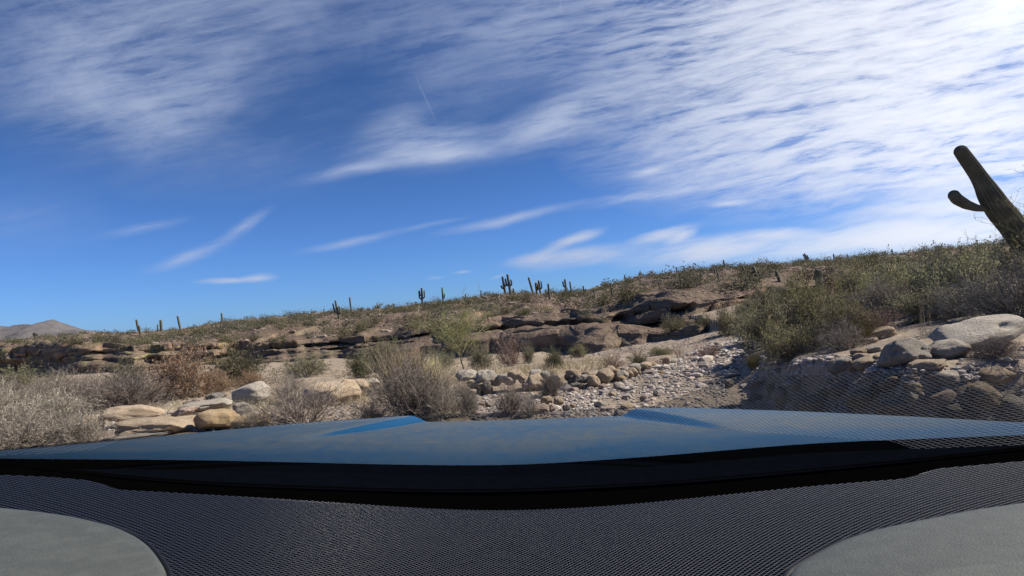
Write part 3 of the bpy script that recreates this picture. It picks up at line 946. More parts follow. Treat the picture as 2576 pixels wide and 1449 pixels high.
def build_windscreen():
    m, nt, b = mat("clear_glass")
    nt.nodes.remove(b)
    tr = nt.nodes.new('ShaderNodeBsdfTransparent')
    nt.links.new(tr.outputs[0], nt.nodes['Material Output'].inputs[0])
    g, nt, b = mat("mirroring_glass")
    nt.nodes.remove(b); t = NT(nt)
    tr = t.n('ShaderNodeBsdfTransparent'); gl = t.n('ShaderNodeBsdfGlossy')
    gl.inputs['Roughness'].default_value = 0.0
    fr = t.n('ShaderNodeFresnel'); fr.inputs[0].default_value = 1.52
    mx = t.n('ShaderNodeMixShader')
    nt.links.new(t.m('MULTIPLY', fr.outputs[0], 1.9, True), mx.inputs[0])
    nt.links.new(tr.outputs[0], mx.inputs[1]); nt.links.new(gl.outputs[0], mx.inputs[2])
    nt.links.new(mx.outputs[0], nt.nodes['Material Output'].inputs[0])
    px = np.linspace(-900, 3475, 190)
    edge = np.interp(px, [-150, 0, 600, 1000, 1640, 1760, 1860, 2130, 2250, 2330, 2420, 2500, 2600, 2725], [1136, 1131, 1074, 1046, 1022, 978, 948, 942, 932, 932, 948, 961, 978, 990])
    low = np.interp(px, *hood_rear) + 25
    E = on_screen(px, edge)
    T = np.stack([E[:, 0] / E[:, 1] * 0.55, np.full(len(px), -0.22), np.full(len(px), W_A + 0.22 * W_T)], -1)
    V = np.array([on_screen(px, edge + (low - edge) * s) for s in np.linspace(0, 1, 5)])
    ws = car_part("windscreen", np.array([T + (E - T) * s for s in np.linspace(0, 1, 20)]), grid_faces(20, 190), m)
    car_part("lower_pane", V, grid_faces(5, 190)[:, ::-1], g, ws)
    # the shell round the driver: roof, pillars and doors
    def slab(name, pts, th, mt):
        pts = np.array(pts, float); n = np.cross(pts[1] - pts[0], pts[3] - pts[0]); n /= np.linalg.norm(n)
        V = np.concatenate([pts, pts + n * th])
        F = np.array([[0, 1, 2, 3], [7, 6, 5, 4], [0, 4, 5, 1], [1, 5, 6, 2], [2, 6, 7, 3], [3, 7, 4, 0]])
        o = car_part(name, V, F, mt, smooth=False)
        return o
    zr = W_A + 0.22 * W_T
    slab("roof", [(-.62, -.22, zr), (.62, -.22, zr), (.62, -1.5, zr + .03), (-.62, -1.5, zr + .03)], .04, M_paint)
    for sgn in (-1, 1):
        slab("pillar", [(sgn * .93, .80, -.23), (sgn * .86, .80, -.23), (sgn * .55, -.22, zr), (sgn * .62, -.22, zr)], .045, M_seal)
        slab("door", [(sgn * .93, .84, -.24), (sgn * .93, -1.2, -.24), (sgn * .95, -1.2, -1.1), (sgn * .95, .84, -1.1)], .05, M_paint)
    slab("bulkhead", [(-.92, .93, -.30), (.92, .93, -.30), (.92, .93, -1.1), (-.92, .93, -1.1)], .02, M_void)
    slab("dashboard_face", [(-.92, .33, -.262), (.92, .33, -.262), (.92, .36, -.75), (-.92, .36, -.75)], .02, M_seal)
build_windscreen()

# ------------------------------------------------------------------ stones
def ico(sub):
    import bmesh
    bm = bmesh.new()
    bmesh.ops.create_icosphere(bm, subdivisions=sub, radius=1.0)
    v = np.array([q.co for q in bm.verts]); f = np.array([[q.index for q in p.verts] for p in bm.faces])
    bm.free()
    return v, f
ICO4, ICO2, ICO1 = ico(5), ico(2), ico(1)

def rock_mesh(seed, kind):
    v, f = ICO4
    v = v.copy()
    n = v / np.linalg.norm(v, axis=1, keepdims=True)
    if kind == 'round':      # water-worn cobble
        e = 2.3; lump, med, fin = 0.16, 0.05, 0.012
    elif kind == 'slab':
        e = 3.2; lump, med, fin = 0.18, 0.07, 0.018
    else:                    # blocky boulder
        e = 3.0; lump, med, fin = 0.24, 0.10, 0.022
    r = 1.0 / (np.abs(n) ** e).sum(1) ** (1 / e)
    r = r * (1 + lump * fbm(n * 1.1 + seed * 7.7, 2, seed) + med * fbm(n * 3.0 + seed, 3, seed + 5) + fin * fbm(n * 11, 3, seed + 9))
    # a few flattened facets as on split stone
    g = np.random.default_rng(seed)
    p = n * r[:, None]
    for _ in range({'round': 3, 'slab': 7, 'block': 8}[kind]):
        d = g.normal(size=3); d /= np.linalg.norm(d)
        lim = g.uniform(0.72, 0.92)
        ov = np.maximum(p @ d - lim, 0)
        p -= d * (ov * g.uniform(.6, .92))[:, None]
    p /= np.abs(p).max(0)
    return mesh_np("stone", p, f, None)
ROCKS = {(k, i): rock_mesh(10 * j + i + 1, k) for j, k in enumerate(('round', 'slab', 'block')) for i in range(5)}
_rk = {}
def rock_data(kind, i, m):
    key = (kind, i % 5, m.name)
    if key not in _rk:
        me = ROCKS[(kind, i % 5)].copy()
        me.materials.append(m); _rk[key] = me
    return _rk[key]
rock_n = 0
def stone(cx, cy, w, h, m, label, kind='round', D=None, yaw=None, tilt=0.0, depth=0.85, group=None, name="stone", cat="stone", sink=0.0, bottom=None):
    """a stone whose outline in the photo is a w x h box centred on cx, cy"""
    global rock_n
    rock_n += 1
    g = np.random.default_rng(rock_n * 13 + 1)
    if D is None:
        q = on_ground(cx, (cy + h * 0.5) if bottom is None else bottom)
        D = (q - CAM) @ Fv + 0.0
    sx = w * D / FPX / 2; sz = h * D / FPX / 2
    sy = depth * sx if depth * sx > sz * 0.7 else sz
    p = at(cx, cy, D + sy * 0.55)
    k = (D + sy * 0.55) / D
    o = obj(name, rock_data(kind, rock_n * 3 + int(g.integers(5)), m), None, p)
    sc = 1.07
    o.scale = (sx * k * sc, sy * sc, sz * k * sc + sink)
    o.rotation_euler = (g.uniform(-.08, .08), R_(tilt) - ROLL * 0.6, (g.uniform(-.35, .35) if yaw is None else R_(yaw)))
    tag(o, label, cat, group)
    return o

def z3(x, y, w, h): return (1115.8 + .2725 * x, 669.5 + .2725 * y, .2725 * w, .2725 * h)
def z1(x, y, w, h): return (.2725 * x, 755.3 + .2725 * y, .2725 * w, .2725 * h)
def z2(x, y, w, h): return (600.8 + .2725 * x, 755.3 + .2725 * y, .2725 * w, .2725 * h)
def z4(x, y, w, h): return (1716.6 + .3554 * x, 600.8 + .3554 * y, .3554 * w, .3554 * h)

# boulders beside the bonnet, front left
LB = 'boulders in front of the bonnet'
stone(*z1(1255, 1045, 510, 145), M_tan, "long tan boulder with a dark crack, tip pointing right, behind the big flat one", 'block', tilt=6, group=LB, name="boulder", cat="boulder", bottom=1072)
stone(*z1(1460, 1175, 720, 190), M_tan, "broad pale flat boulder, largest of the pile beside the bonnet", 'slab', group=LB, name="boulder", cat="boulder", tilt=4, bottom=1095)
stone(*z1(1330, 1255, 560, 100), M_dark, "dark shaded rock under the broad pale flat boulder", 'slab', group=LB, name="boulder", cat="boulder", bottom=1108)
stone(*z1(1700, 1040, 240, 100), M_pink, "small pinkish boulder between the cracked tan one and the round golden one", 'block', tilt=-14, group=LB, name="boulder", cat="boulder", bottom=1056)
stone(*z1(1990, 1105, 410, 195), M_gold, "round golden banded boulder next to the pale flat boulder", 'round', group=LB, name="boulder", cat="boulder", bottom=1082)
stone(*z1(1920, 970, 450, 100), M_grey, "wide flat grey rock behind the round golden boulder", 'slab', group=LB, name="boulder", cat="boulder", bottom=1040)
stone(*z1(1800, 940, 180, 65), M_pink, "whitish pointed rock behind the flat grey rock", 'block', group=LB, name="boulder", cat="boulder", bottom=1022)
stone(*z1(1990, 893, 200, 70), M_dark, "dark low rock against the large grey boulder", 'block', group=LB, name="boulder", cat="boulder", bottom=1012)
stone(*z2(110, 860, 340, 200), M_grey, "large smooth grey boulder half hidden by a bare bush", 'round', group=LB, name="boulder", cat="boulder", bottom=1018)
stone(*z1(1700, 1115, 340, 90), M_tan, "brownish rock wedged between flat and golden boulders", 'slab', group=LB, name="boulder", cat="boulder", bottom=1075)
stone(*z1(1660, 1265, 420, 70), M_tan, "tan slab just above the bonnet edge", 'slab', group=LB, name="boulder", cat="boulder", bottom=1115)
stone(*z1(790, 1150, 280, 160), M_tan, "tan boulder mostly hidden in grey brush at the far left", 'round', group=LB, name="boulder", cat="boulder", bottom=1092)
stone(*z2(835, 870, 540, 280), M_tan, "largest round tan boulder behind bare twigs, left of the dense grey bush", 'round', group=LB, name="boulder", cat="boulder", bottom=1022)
stone(*z2(1075, 800, 240, 130), M_tan, "smooth tan rock just behind the largest round boulder", 'round', group=LB, name="boulder", cat="boulder", bottom=985)
stone(*z2(1245, 765, 150, 80), M_grey, "small pale rock at the left edge of the dense grey bush", 'round', group=LB, name="boulder", cat="boulder", bottom=972)
stone(*z2(30, 1000, 170, 120), M_grey, "grey rock in shade under the bare twigs of the left bush", 'slab', group=LB, name="boulder", cat="boulder", bottom=1048)
stone(*z2(130, 1120, 330, 130), M_gold, "brown layered rock under the bare bush beside the bonnet", 'slab', group=LB, name="boulder", cat="boulder", bottom=1082)
stone(*z2(1270, 1045, 230, 80), M_pink, "low pinkish rock under the dense grey bush at the bonnet edge", 'slab', group=LB, name="boulder", cat="boulder", bottom=1052)

# the row of stones along the track
wall = [(220, 1010, 190, 95, 'grey', 'slab', 'capstone'), (400, 1020, 170, 110, 'grey', 'block', 'blocky stone'), (318, 1080, 185, 95, 'tan', 'round', 'flat oval stone'),
        (405, 1130, 95, 115, 'dark', 'round', 'upright stone'), (280, 1165, 110, 70, 'tan', 'round', 'low stone'), (205, 1165, 80, 70, 'pink', 'round', 'low stone'),
        (335, 1135, 60, 65, 'gold', 'round', 'wedge stone'), (560, 1030, 140, 80, 'grey', 'round', 'stone behind twigs'), (655, 1003, 120, 85, 'tan', 'round', 'top stone'),
        (720, 1033, 75, 85, 'tan', 'round', 'oval stone'), (775, 1110, 110, 75, 'pink', 'round', 'stone behind twigs'), (850, 1010, 115, 95, 'grey', 'block', 'angular top stone'),
        (845, 1075, 190, 140, 'tan', 'block', 'large slanting stone'), (935, 1025, 90, 110, 'grey', 'round', 'upright stone'), (1030, 1055, 140, 125, 'tan', 'round', 'big stone behind twigs'),
        (1060, 1018, 85, 60, 'grey', 'round', 'small top stone'), (1195, 1005, 140, 100, 'tan', 'round', 'big smooth stone'), (1210, 1050, 135, 95, 'dark', 'block', 'angular stone'),
        (1225, 1112, 120, 65, 'dark', 'slab', 'flat stone'), (1197, 1142, 95, 45, 'pink', 'slab', 'flat low stone'), (1290, 1038, 85, 75, 'grey', 'round', 'stone'),
        (1310, 993, 75, 50, 'tan', 'round', 'small top stone'), (1380, 1068, 105, 110, 'tan', 'round', 'egg-shaped leaning stone'), (1393, 1013, 75, 50, 'tan', 'round', 'small stone'),
        (1435, 1043, 65, 75, 'dark', 'round', 'upright stone'), (1490, 1012, 140, 115, 'tan', 'round', 'big dome-shaped stone'), (1545, 967, 95, 80, 'tan', 'round', 'tilted top stone'),
        (1640, 1013, 140, 90, 'grey', 'block', 'wide stone'), (1640, 1045, 70, 60, 'gold', 'round', 'small golden stone'), (1660, 958, 60, 55, 'grey', 'round', 'small stone'),
        (1710, 998, 75, 60, 'tan', 'round', 'stone'), (1745, 988, 95, 85, 'tan', 'round', 'long stone'), (1765, 932, 90, 60, 'grey', 'round', 'flat stone'),
        (1785, 972, 55, 50, 'tan', 'round', 'small stone'), (1812, 922, 80, 42, 'dark', 'slab', 'flat stone'), (1862, 917, 105, 58, 'tan', 'round', 'oval stone'),
        (1925, 917, 85, 52, 'gold', 'slab', 'flat stone'), (1980, 898, 80, 55, 'pink', 'block', 'angular stone'), (2045, 867, 85, 62, 'tan', 'round', 'round stone'),
        (2118, 872, 90, 38, 'grey', 'slab', 'flat stone'), (1600, 985, 70, 60, 'tan', 'round', 'stone'), (1345, 1040, 60, 60, 'tan', 'round', 'stone'),
        (480, 1065, 80, 70, 'tan', 'round', 'stone'), (610, 1060, 90, 70, 'pink', 'round', 'stone'), (960, 1085, 80, 70, 'tan', 'round', 'stone')]
MM = {'grey': M_grey, 'tan': M_tan, 'dark': M_dark, 'gold': M_gold, 'pink': M_pink}
NM = {'grey': 'grey', 'tan': 'tan', 'dark': 'dark', 'gold': 'golden', 'pink': 'pinkish'}
def ordinal(n):
    return ("first second third fourth fifth sixth seventh eighth ninth tenth eleventh twelfth thirteenth fourteenth fifteenth sixteenth seventeenth eighteenth nineteenth twentieth".split() + [f"{k}th" if k % 10 not in (1, 2, 3) or k in (11, 12, 13) else f"{k}{'st nd rd'.split()[k % 10 - 1]}" for k in range(21, 80)])[n - 1]
wall.sort()
WG = 'stones in the row along the track'
wall_foot = ([150, 500, 850, 1200, 1500, 1700, 1900, 2150], [1200, 1180, 1150, 1130, 1095, 1045, 965, 905])
for i, (x, y, w, h, c, k, d) in enumerate(wall):
    X, Y, Wd, Hd = z3(x, y, w, h)
    foot = 669.5 + .2725 * max(np.interp(x, *wall_foot), y + h * .5)
    back = max(0, np.interp(x, *wall_foot) - (y + h * .5)) / 130.0     # upper stones sit a little farther back
    Dg = (on_ground(X, foot) - CAM) @ Fv
    stone(X, Y, Wd * 1.14, Hd * 1.16, MM[c], f"{NM[c]} {d} in the trackside stone row, {ordinal(i + 1)} from its palo verde end", k, D=Dg + 0.25 * back, group=WG)

loose = [(945, 1238, 115, 90, 'tan', 'round', 'round tan stone'), (1055, 1248, 95, 85, 'tan', 'round', 'egg-shaped tan stone'), (895, 1318, 160, 95, 'pink', 'slab', 'broad pinkish stone'), (985, 1312, 95, 75, 'pink', 'block', 'angular pinkish stone'),
         (1470, 1112, 90, 55, 'pink', 'round', 'small pinkish stone'), (1620, 1108, 115, 80, 'grey', 'slab', 'tilted grey slab'), (1845, 1217, 75, 65, 'pink', 'round', 'round mauve stone'), (1960, 1172, 62, 60, 'grey', 'block', 'upright grey stone'),
         (1450, 1270, 130, 55, 'grey', 'slab', 'low grey stone'), (1500, 1318, 110, 45, 'pink', 'slab', 'low pinkish stone'), (1700, 1290, 140, 55, 'tan', 'slab', 'wide tan stone'), (1130, 1310, 75, 60, 'dark', 'block', 'dark stone'),
         (350, 1272, 65, 42, 'pink', 'round', 'small pink stone'), (280, 1300, 60, 50, 'pink', 'round', 'pink pebble-like stone'), (250, 1340, 70, 50, 'tan', 'round', 'tan stone'), (405, 1275, 50, 50, 'grey', 'round', 'small grey stone'),
         (1190, 1290, 60, 40, 'tan', 'round', 'small tan stone'), (1560, 1180, 90, 40, 'tan', 'slab', 'flat tan stone'), (1735, 1130, 60, 40, 'grey', 'block', 'small grey stone'), (2010, 980, 70, 35, 'gold', 'slab', 'flat golden stone')]
for i, (x, y, w, h, c, k, d) in enumerate(loose):
    X, Y, Wd, Hd = z3(x, y, w, h)
    where = 'below the stone row' if x < 1200 else 'lying loose on the stony track'
    stone(X, Y, Wd, Hd, MM[c], f"{d} {where}, {ordinal(i + 1)} outward from the bonnet" if i % 2 else f"{d} {where}", k, group='loose stones on the track')

# rocks on the right-hand bank
BG = 'rocks on the bank beside the track'
bank = [(1570, 805, 350, 195, 'grey', 'block', "big grey boulder with a sunlit upper corner on the bank top"), (1890, 785, 275, 130, 'grey', 'round', "smooth pale oval boulder right of the big grey boulder"),
        (2080, 670, 680, 200, 'grey', 'block', "longest grey boulder at the back of the bank"), (1310, 885, 230, 100, 'tan', 'round', "tan round rock left of the big grey boulder"),
        (1130, 893, 190, 105, 'grey', 'round', "low grey rock at the left end of the bank rocks"), (1213, 905, 85, 90, 'tan', 'block', "small upright knobbly rock in front of two low rocks"),
        (1740, 885, 260, 65, 'tan', 'slab', "flat slab in front of the big grey boulder"), (1415, 665, 165, 85, 'tan', 'round', "brownish rock at the back, beside pale stalks"),
        (1345, 685, 125, 55, 'grey', 'round', "small pale rounded rock behind the small rubble"), (1250, 680, 85, 45, 'tan', 'round', "small tan rock at the rear left of the bank"),
        (1240, 800, 115, 55, 'tan', 'round', "small tan cobble in the bank rubble"), (1350, 782, 105, 52, 'grey', 'round', "small grey cobble in the bank rubble"), (1265, 832, 120, 50, 'pink', 'slab', "pinkish flat cobble in the bank rubble"),
        (1640, 578, 90, 45, 'tan', 'block', "small sunlit rock behind the pale stalks"), (1985, 580, 210, 50, 'grey', 'slab', "flat grey rock behind the longest boulder"), (1330, 720, 100, 45, 'pink', 'round', "pale pink cobble near the rear rocks"),
        (1380, 840, 70, 45, 'tan', 'round', "little tan cobble touching the big grey boulder")]
for x, y, w, h, c, k, d in bank:
    X, Y, Wd, Hd = z4(x, y, w, h)
    stone(X, Y, Wd, Hd, MM[c], d, k, group=BG, tilt=-4)
face = [(950, 1175, 210, 125, 'tan', 'round', "brown rounded rock"), (1810, 1140, 240, 140, 'pink', 'round', "large reddish rock"), (1300, 1135, 250, 115, 'tan', 'round', "oval brown rock"), (1560, 1210, 300, 110, 'tan', 'slab', "broad brown rock"),
        (1130, 1065, 150, 85, 'pink', 'round', "small reddish rock"), (2110, 1110, 260, 160, 'tan', 'round', "bulky tan rock"), (520, 1040, 110, 60, 'pink', 'round', "pinkish rock"), (330, 1028, 62, 52, 'dark', 'block', "black angular rock at the track edge"),
        (1050, 1018, 62, 32, 'grey', 'round', "small white rock"), (700, 1120, 160, 90, 'tan', 'round', "half-buried tan rock"), (1400, 1060, 130, 70, 'dark', 'round', "dark rounded rock"), (1650, 1060, 150, 70, 'tan', 'slab', "flat tan rock"),
        (1950, 1230, 260, 130, 'dark', 'round', "dark bulky rock"), (520, 1130, 90, 55, 'dark', 'round', "small dark rock"), (820, 1040, 110, 60, 'pink', 'round', "little reddish rock"),
        (1180, 1250, 220, 110, 'grey', 'round', "big grey rounded rock low"), (1480, 1020, 170, 80, 'tan', 'round', "tan oval rock high"), (1850, 990, 220, 95, 'grey', 'round', "grey oval rock high"), (2200, 980, 260, 120, 'tan', 'round', "broad tan rock high"),
        (1620, 1120, 160, 90, 'grey', 'block', "grey blocky rock"), (2330, 1200, 260, 150, 'grey', 'round', "very large grey rock"), (1010, 1105, 120, 70, 'tan', 'round', "small tan rock"), (860, 1120, 110, 60, 'grey', 'round', "small grey rock"), (640, 1060, 90, 50, 'tan', 'round', "tiny tan rock")]
for x, y, w, h, c, k, d in face:
    X, Y, Wd, Hd = z4(x, y, w, h)
    stone(X, Y, Wd, Hd, MM[c], d + " in the bank face seen through the mirrored mesh" if 'edge' not in d else d, k, group='rocks in the bank face', sink=0.02)

# loose gravel on the track and the bank (nobody could count it)
def build_gravel():
    v1, f1 = ICO1
    g = np.random.default_rng(77)
    pts = []
    def strip(n, xs, ys, smin, smax):
        for _ in range(n):
            pts.append((g.uniform(*xs), g.uniform(*ys), g.uniform(smin, smax)))
    poly_left = ([800, 850, 900, 960, 1000, 1040, 1100], [1880, 1850, 1690, 1500, 1330, 1180, 1120])
    poly_right = ([800, 830, 860, 900, 940, 980, 1020, 1100], [1925, 1905, 1900, 1880, 1850, 1830, 1850, 1990])
    P = []
    for _ in range(19000):
        y = 805 + 260 * g.random() ** 1.0
        if g.random() > 0.35 + 0.65 * (math.sin(y * .11) * .5 + .5): continue
        l, r = np.interp(y, *poly_left), np.interp(y, *poly_right)
        u = g.random()
        x = l + (r - l) * u
        rut = math.exp(-((u - .80) / .11) ** 2) + .5 * math.exp(-((u - .45) / .07) ** 2)
        if g.random() < rut * .32: continue
        P.append((x, y, math.exp(g.normal(1.1, .6))))
    for _ in range(1500):   # rubble below the stone row
        x = g.uniform(1160, 1500); y = g.uniform(990, 1050); P.append((x, y, abs(g.normal(0, 1)) * 3 + 2.5))
    for _ in range(1500):   # pebble bar in the wash
        x = g.uniform(1400, 1860); y = np.interp(x, [1400, 1600, 1860], [912, 880, 835]) + g.normal(0, 7); P.append((x, y, abs(g.normal(0, 1)) * 1.3 + 1.4))
    for _ in range(1500):   # bank
        x = g.uniform(1850, 2600); y = g.uniform(905, 1075); P.append((x, y, abs(g.normal(0, 1)) * 5 + 3))
    for _ in range(1200):   # between the boulders
        x = g.uniform(250, 1150); y = g.uniform(1000, 1110); P.append((x, y, abs(g.normal(0, 1)) * 3.5 + 3))
    P = np.array(P)
    # vectorised ray / ground intersection
    d = Fv + Rv * ((P[:, :1] - 1287.5) / FPX) - Uv * ((P[:, 1:2] - 724.5) / FPX)
    t = np.full(len(P), 3.0)
    for _ in range(160):
        q = CAM + d * t[:, None]
        gap = q[:, 2] - ground_base(q[:, 0], q[:, 1])
        t = t + np.clip(gap / np.maximum(-d[:, 2], 0.03) * 0.35, -0.6, 0.9)
    q = CAM + d * t[:, None]
    ok = (t > 4) & (t < 60)
    q, P, t = q[ok], P[ok], t[ok]
    q[:, 2] = ground_z(q[:, 0], q[:, 1])
    n = len(q)
    s = P[:, 2] * t / FPX * 0.75
    s = np.clip(s, 0.010, 0.16)
    ax = g.uniform(0, 2 * math.pi, n)
    c, sn = np.cos(ax), np.sin(ax)
    jit = 1 + g.uniform(-.28, .28, (n, len(v1)))
    L = v1[None] * jit[..., None] * np.stack([s * g.uniform(.8, 1.5, n), s * g.uniform(.7, 1.1, n), s * g.uniform(.4, .8, n)], -1)[:, None]
    X = L[..., 0] * c[:, None] - L[..., 1] * sn[:, None]; Y = L[..., 0] * sn[:, None] + L[..., 1] * c[:, None]
    V = np.stack([X, Y, L[..., 2]], -1) + q[:, None] + np.array([0, 0, 1.0]) * (s * 0.18)[:, None, None]
    F = (f1[None] + (np.arange(n) * len(v1))[:, None, None]).reshape(-1, 3)
    o = obj("gravel", mesh_np("gravel", V, F, M_gravel, False))
    tag(o, "loose pale gravel and cobbles covering the track", "gravel", kind="stuff")
build_gravel()

# ------------------------------------------------------------------ plants
def tubes(P0, P1, R0, R1):
    """three-sided tapered twigs"""
    P0, P1 = np.asarray(P0), np.asarray(P1)
    d = P1 - P0; d /= np.linalg.norm(d, axis=1, keepdims=True) + 1e-9
    a = np.cross(d, np.where(np.abs(d[:, 2:3]) < .9, [[0, 0, 1.0]], [[1.0, 0, 0]])); a /= np.linalg.norm(a, axis=1, keepdims=True) + 1e-9
    b = np.cross(d, a)
    V = []
    for P, Rr in ((P0, R0), (P1, R1)):
        for k in range(3):
            th = 2 * math.pi * k / 3
            V.append(P + (a * math.cos(th) + b * math.sin(th)) * np.asarray(Rr)[:, None])
    V = np.stack(V, 1)
    base = (np.arange(len(P0)) * 6)[:, None, None]
    F = np.array([[0, 1, 4, 3], [1, 2, 5, 4], [2, 0, 3, 5]])[None] + base
    return V.reshape(-1, 3), F.reshape(-1, 4)

def quads(C, size, g, aspect=0.45, up=0.0, direc=None):
    n = len(C)
    a = g.normal(size=(n, 3)) if direc is None else direc + g.normal(size=(n, 3)) * 0.35
    a[:, 2] += up
    a /= np.linalg.norm(a, axis=1, keepdims=True) + 1e-9
    b = np.cross(a, g.normal(size=(n, 3))); b /= np.linalg.norm(b, axis=1, keepdims=True) + 1e-9
    s = (size * g.uniform(.6, 1.4, n))[:, None]
    V = np.stack([C - a * s, C + b * s * aspect, C + a * s, C - b * s * aspect], 1)
    F = (np.arange(n) * 4)[:, None] + np.arange(4)[None]
    return V.reshape(-1, 3), F

class Wood:
    def __init__(s): s.a, s.b, s.r0, s.r1 = [], [], [], []
    def add(s, p, q, r0, r1): s.a.append(p); s.b.append(q); s.r0.append(np.broadcast_to(r0, (len(p),))); s.r1.append(np.broadcast_to(r1, (len(p),)))
    def mesh(s, name, m):
        V, F = tubes(np.concatenate(s.a), np.concatenate(s.b), np.concatenate(s.r0), np.concatenate(s.r1))
        return mesh_np(name, V, F, m, False)

def grow(wood, start, direc, length, r0, g, segs=4, bend=0.25, lift=0.0, taper=0.55):
    """polyline twigs from each start point; returns sample points and directions along them"""
    p, d = np.array(start, float), np.array(direc, float)
    d /= np.linalg.norm(d, axis=1, keepdims=True) + 1e-9
    pts, dirs, rads = [], [], []
    r = np.broadcast_to(np.asarray(r0, float), (len(p),)).copy()
    for k in range(segs):
        d2 = d + g.normal(size=d.shape) * bend; d2[:, 2] += lift
        d2 /= np.linalg.norm(d2, axis=1, keepdims=True) + 1e-9
        q = p + d2 * (np.asarray(length) / segs).reshape(-1, 1)
        rn = r * taper ** (1.0 / segs * 1.6)
        wood.add(p, q, r, rn)
        pts.append((p + q) / 2); dirs.append(d2); rads.append(rn)
        pts.append(q); dirs.append(d2); rads.append(rn)
        p, d, r = q, d2, rn
    return np.array(pts), np.array(dirs), np.array(rads)

def branch(wood, pts, dirs, rads, n, length, g, spread=0.8, lift=0.1, lo=0.2, segs=3, bend=0.25, rk=0.6, rmin=0.0014):
    """n side twigs per parent, starting beyond the fraction lo of it"""
    k, m = pts.shape[:2]
    i = g.integers(int(k * lo), k, (n, m)); j = np.broadcast_to(np.arange(m), (n, m))
    s, d, r = pts[i, j].reshape(-1, 3), dirs[i, j].reshape(-1, 3), rads[i, j].ravel()
    side = g.normal(size=d.shape); side -= d * (side * d).sum(1, keepdims=True); side /= np.linalg.norm(side, axis=1, keepdims=True) + 1e-9
    nd = d + side * spread * g.uniform(.5, 1.3, (len(d), 1)); nd[:, 2] += lift
    L = length * g.uniform(.55, 1.3, len(s))
    return grow(wood, s, nd, L, np.maximum(r * rk, rmin), g, segs, bend, 0.02)

def dry_shrub_parts(seed, R=1.0, H=0.75, stems=46, up=0.5, twig=0.0042, sub=9, sub2=3, flat=1.0):
    g = np.random.default_rng(seed)
    w = Wood()
    th = g.uniform(0, 2 * math.pi, stems); el = np.radians(g.uniform(8, 82, stems) * flat)
    d = np.stack([np.cos(th) * np.cos(el), np.sin(th) * np.cos(el), np.sin(el)], 1)
    st = np.stack([np.cos(th), np.sin(th), np.zeros(stems)], 1) * g.uniform(.02, .14, (stems, 1)) * R
    L = 1.0 / np.sqrt((np.cos(el) / R) ** 2 + (np.sin(el) / H) ** 2) * g.uniform(.42, 1.0, stems)
    a = grow(w, st, d, L, twig * g.uniform(1.4, 3.4, stems), g, 6, 0.22, 0.03)
    b = branch(w, *a, sub, 0.36 * R, g, 0.85, 0.18, .15, 3, .28, .6, twig * .62)
    c = branch(w, *b, sub2, 0.17 * R, g, 0.9, 0.15, .2, 2, .3, .7, twig * .5)
    return w, c, b, g
DRY = [dry_shrub_parts(100 + i, stems=(84, 66, 46)[i], sub=(11, 9, 8)[i], sub2=(4, 4, 3)[i], twig=(.005, .0047, .0045)[i])[0].mesh("dry_shrub", M_drytwig) for i in range(3)]
def pale_shrub(seed):
    w, c, b, g = dry_shrub_parts(seed, stems=66, sub=11, sub2=4, twig=.0048)
    st = w.mesh("stems", M_paletwig)
    P = c[0].reshape(-1, 3); P = P[g.random(len(P)) < .35]
    V, F = quads(P, np.full(len(P), .013), g, 0.55)
    return st, mesh_np("seed_husks", V, F, M_paletwig, False)
PALE = [pale_shrub(140 + i) for i in range(2)]

def leafy_shrub(seed, leafmat, stemmat, leaf=0.03, per=0.6, H=0.9, stems=34, sub=8, sub2=4, aspect=0.4, up=0.2, flat=1.0):
    w, c, b, g = dry_shrub_parts(seed, 1.0, H, stems, twig=0.005, sub=sub, sub2=sub2, flat=flat)
    st = w.mesh("stems", stemmat)
    P = np.concatenate([c[0].reshape(-1, 3), b[0][2:].reshape(-1, 3)])
    D = np.concatenate([c[1].reshape(-1, 3), b[1][2:].reshape(-1, 3)])
    k = g.random(len(P)) < per
    P, D = P[k] + g.normal(size=(k.sum(), 3)) * leaf * 0.8, D[k]
    V, F = quads(P, np.full(len(P), leaf), g, aspect, up, D)
    return st, mesh_np("foliage", V, F, leafmat, False)
GREEN = [leafy_shrub(200 + i, M_green, M_bark, 0.026, .9, 0.9, 38, 9, 5) for i in range(2)]
OLIVE = [leafy_shrub(220 + i, M_olive, M_drytwig, 0.025, .85, 0.9, 38, 9, 5) for i in range(2)]
GREYO = [leafy_shrub(240 + i, M_greyolive, M_drytwig, 0.024, .85, 0.9, 40, 9, 5) for i in range(2)]
RUST = [leafy_shrub(260 + i, M_brown, M_drytwig, 0.02, 1.0, 0.8, 46, 11, 5, 0.45) for i in range(2)]
MAUVE = [leafy_shrub(280 + i, M_mauve, M_mauve, 0.02, .5, 0.95, 34, 9, 4, .4) for i in range(1)]
BARE = [dry_shrub_parts(300 + i, 1.0, 1.0, 14, sub=6, sub2=3, twig=.006)[0].mesh("bare_shrub", M_mauve) for i in range(2)]

def grass_tuft(seed, m, n=950, H=1.0, droop=0.3):
    g = np.random.default_rng(seed); w = Wood()
    th = g.uniform(0, 2 * math.pi, n); el = np.radians(g.uniform(48, 90, n))
    d = np.stack([np.cos(th) * np.cos(el), np.sin(th) * np.cos(el), np.sin(el)], 1)
    r = np.sqrt(g.random(n)) * 0.38
    a = g.uniform(0, 2 * math.pi, n)
    st = np.stack([np.cos(a) * r, np.sin(a) * r, np.zeros(n)], 1)
    grow(w, st, d, H * g.uniform(.45, 1.05, n), 0.010, g, 5, 0.08, -0.05 * droop, .3)
    return w.mesh("grass_tuft", m)
STRAW = grass_tuft(401, M_straw); YELLOW = grass_tuft(402, M_yellow, 520); STALK = grass_tuft(403, M_straw, 22)

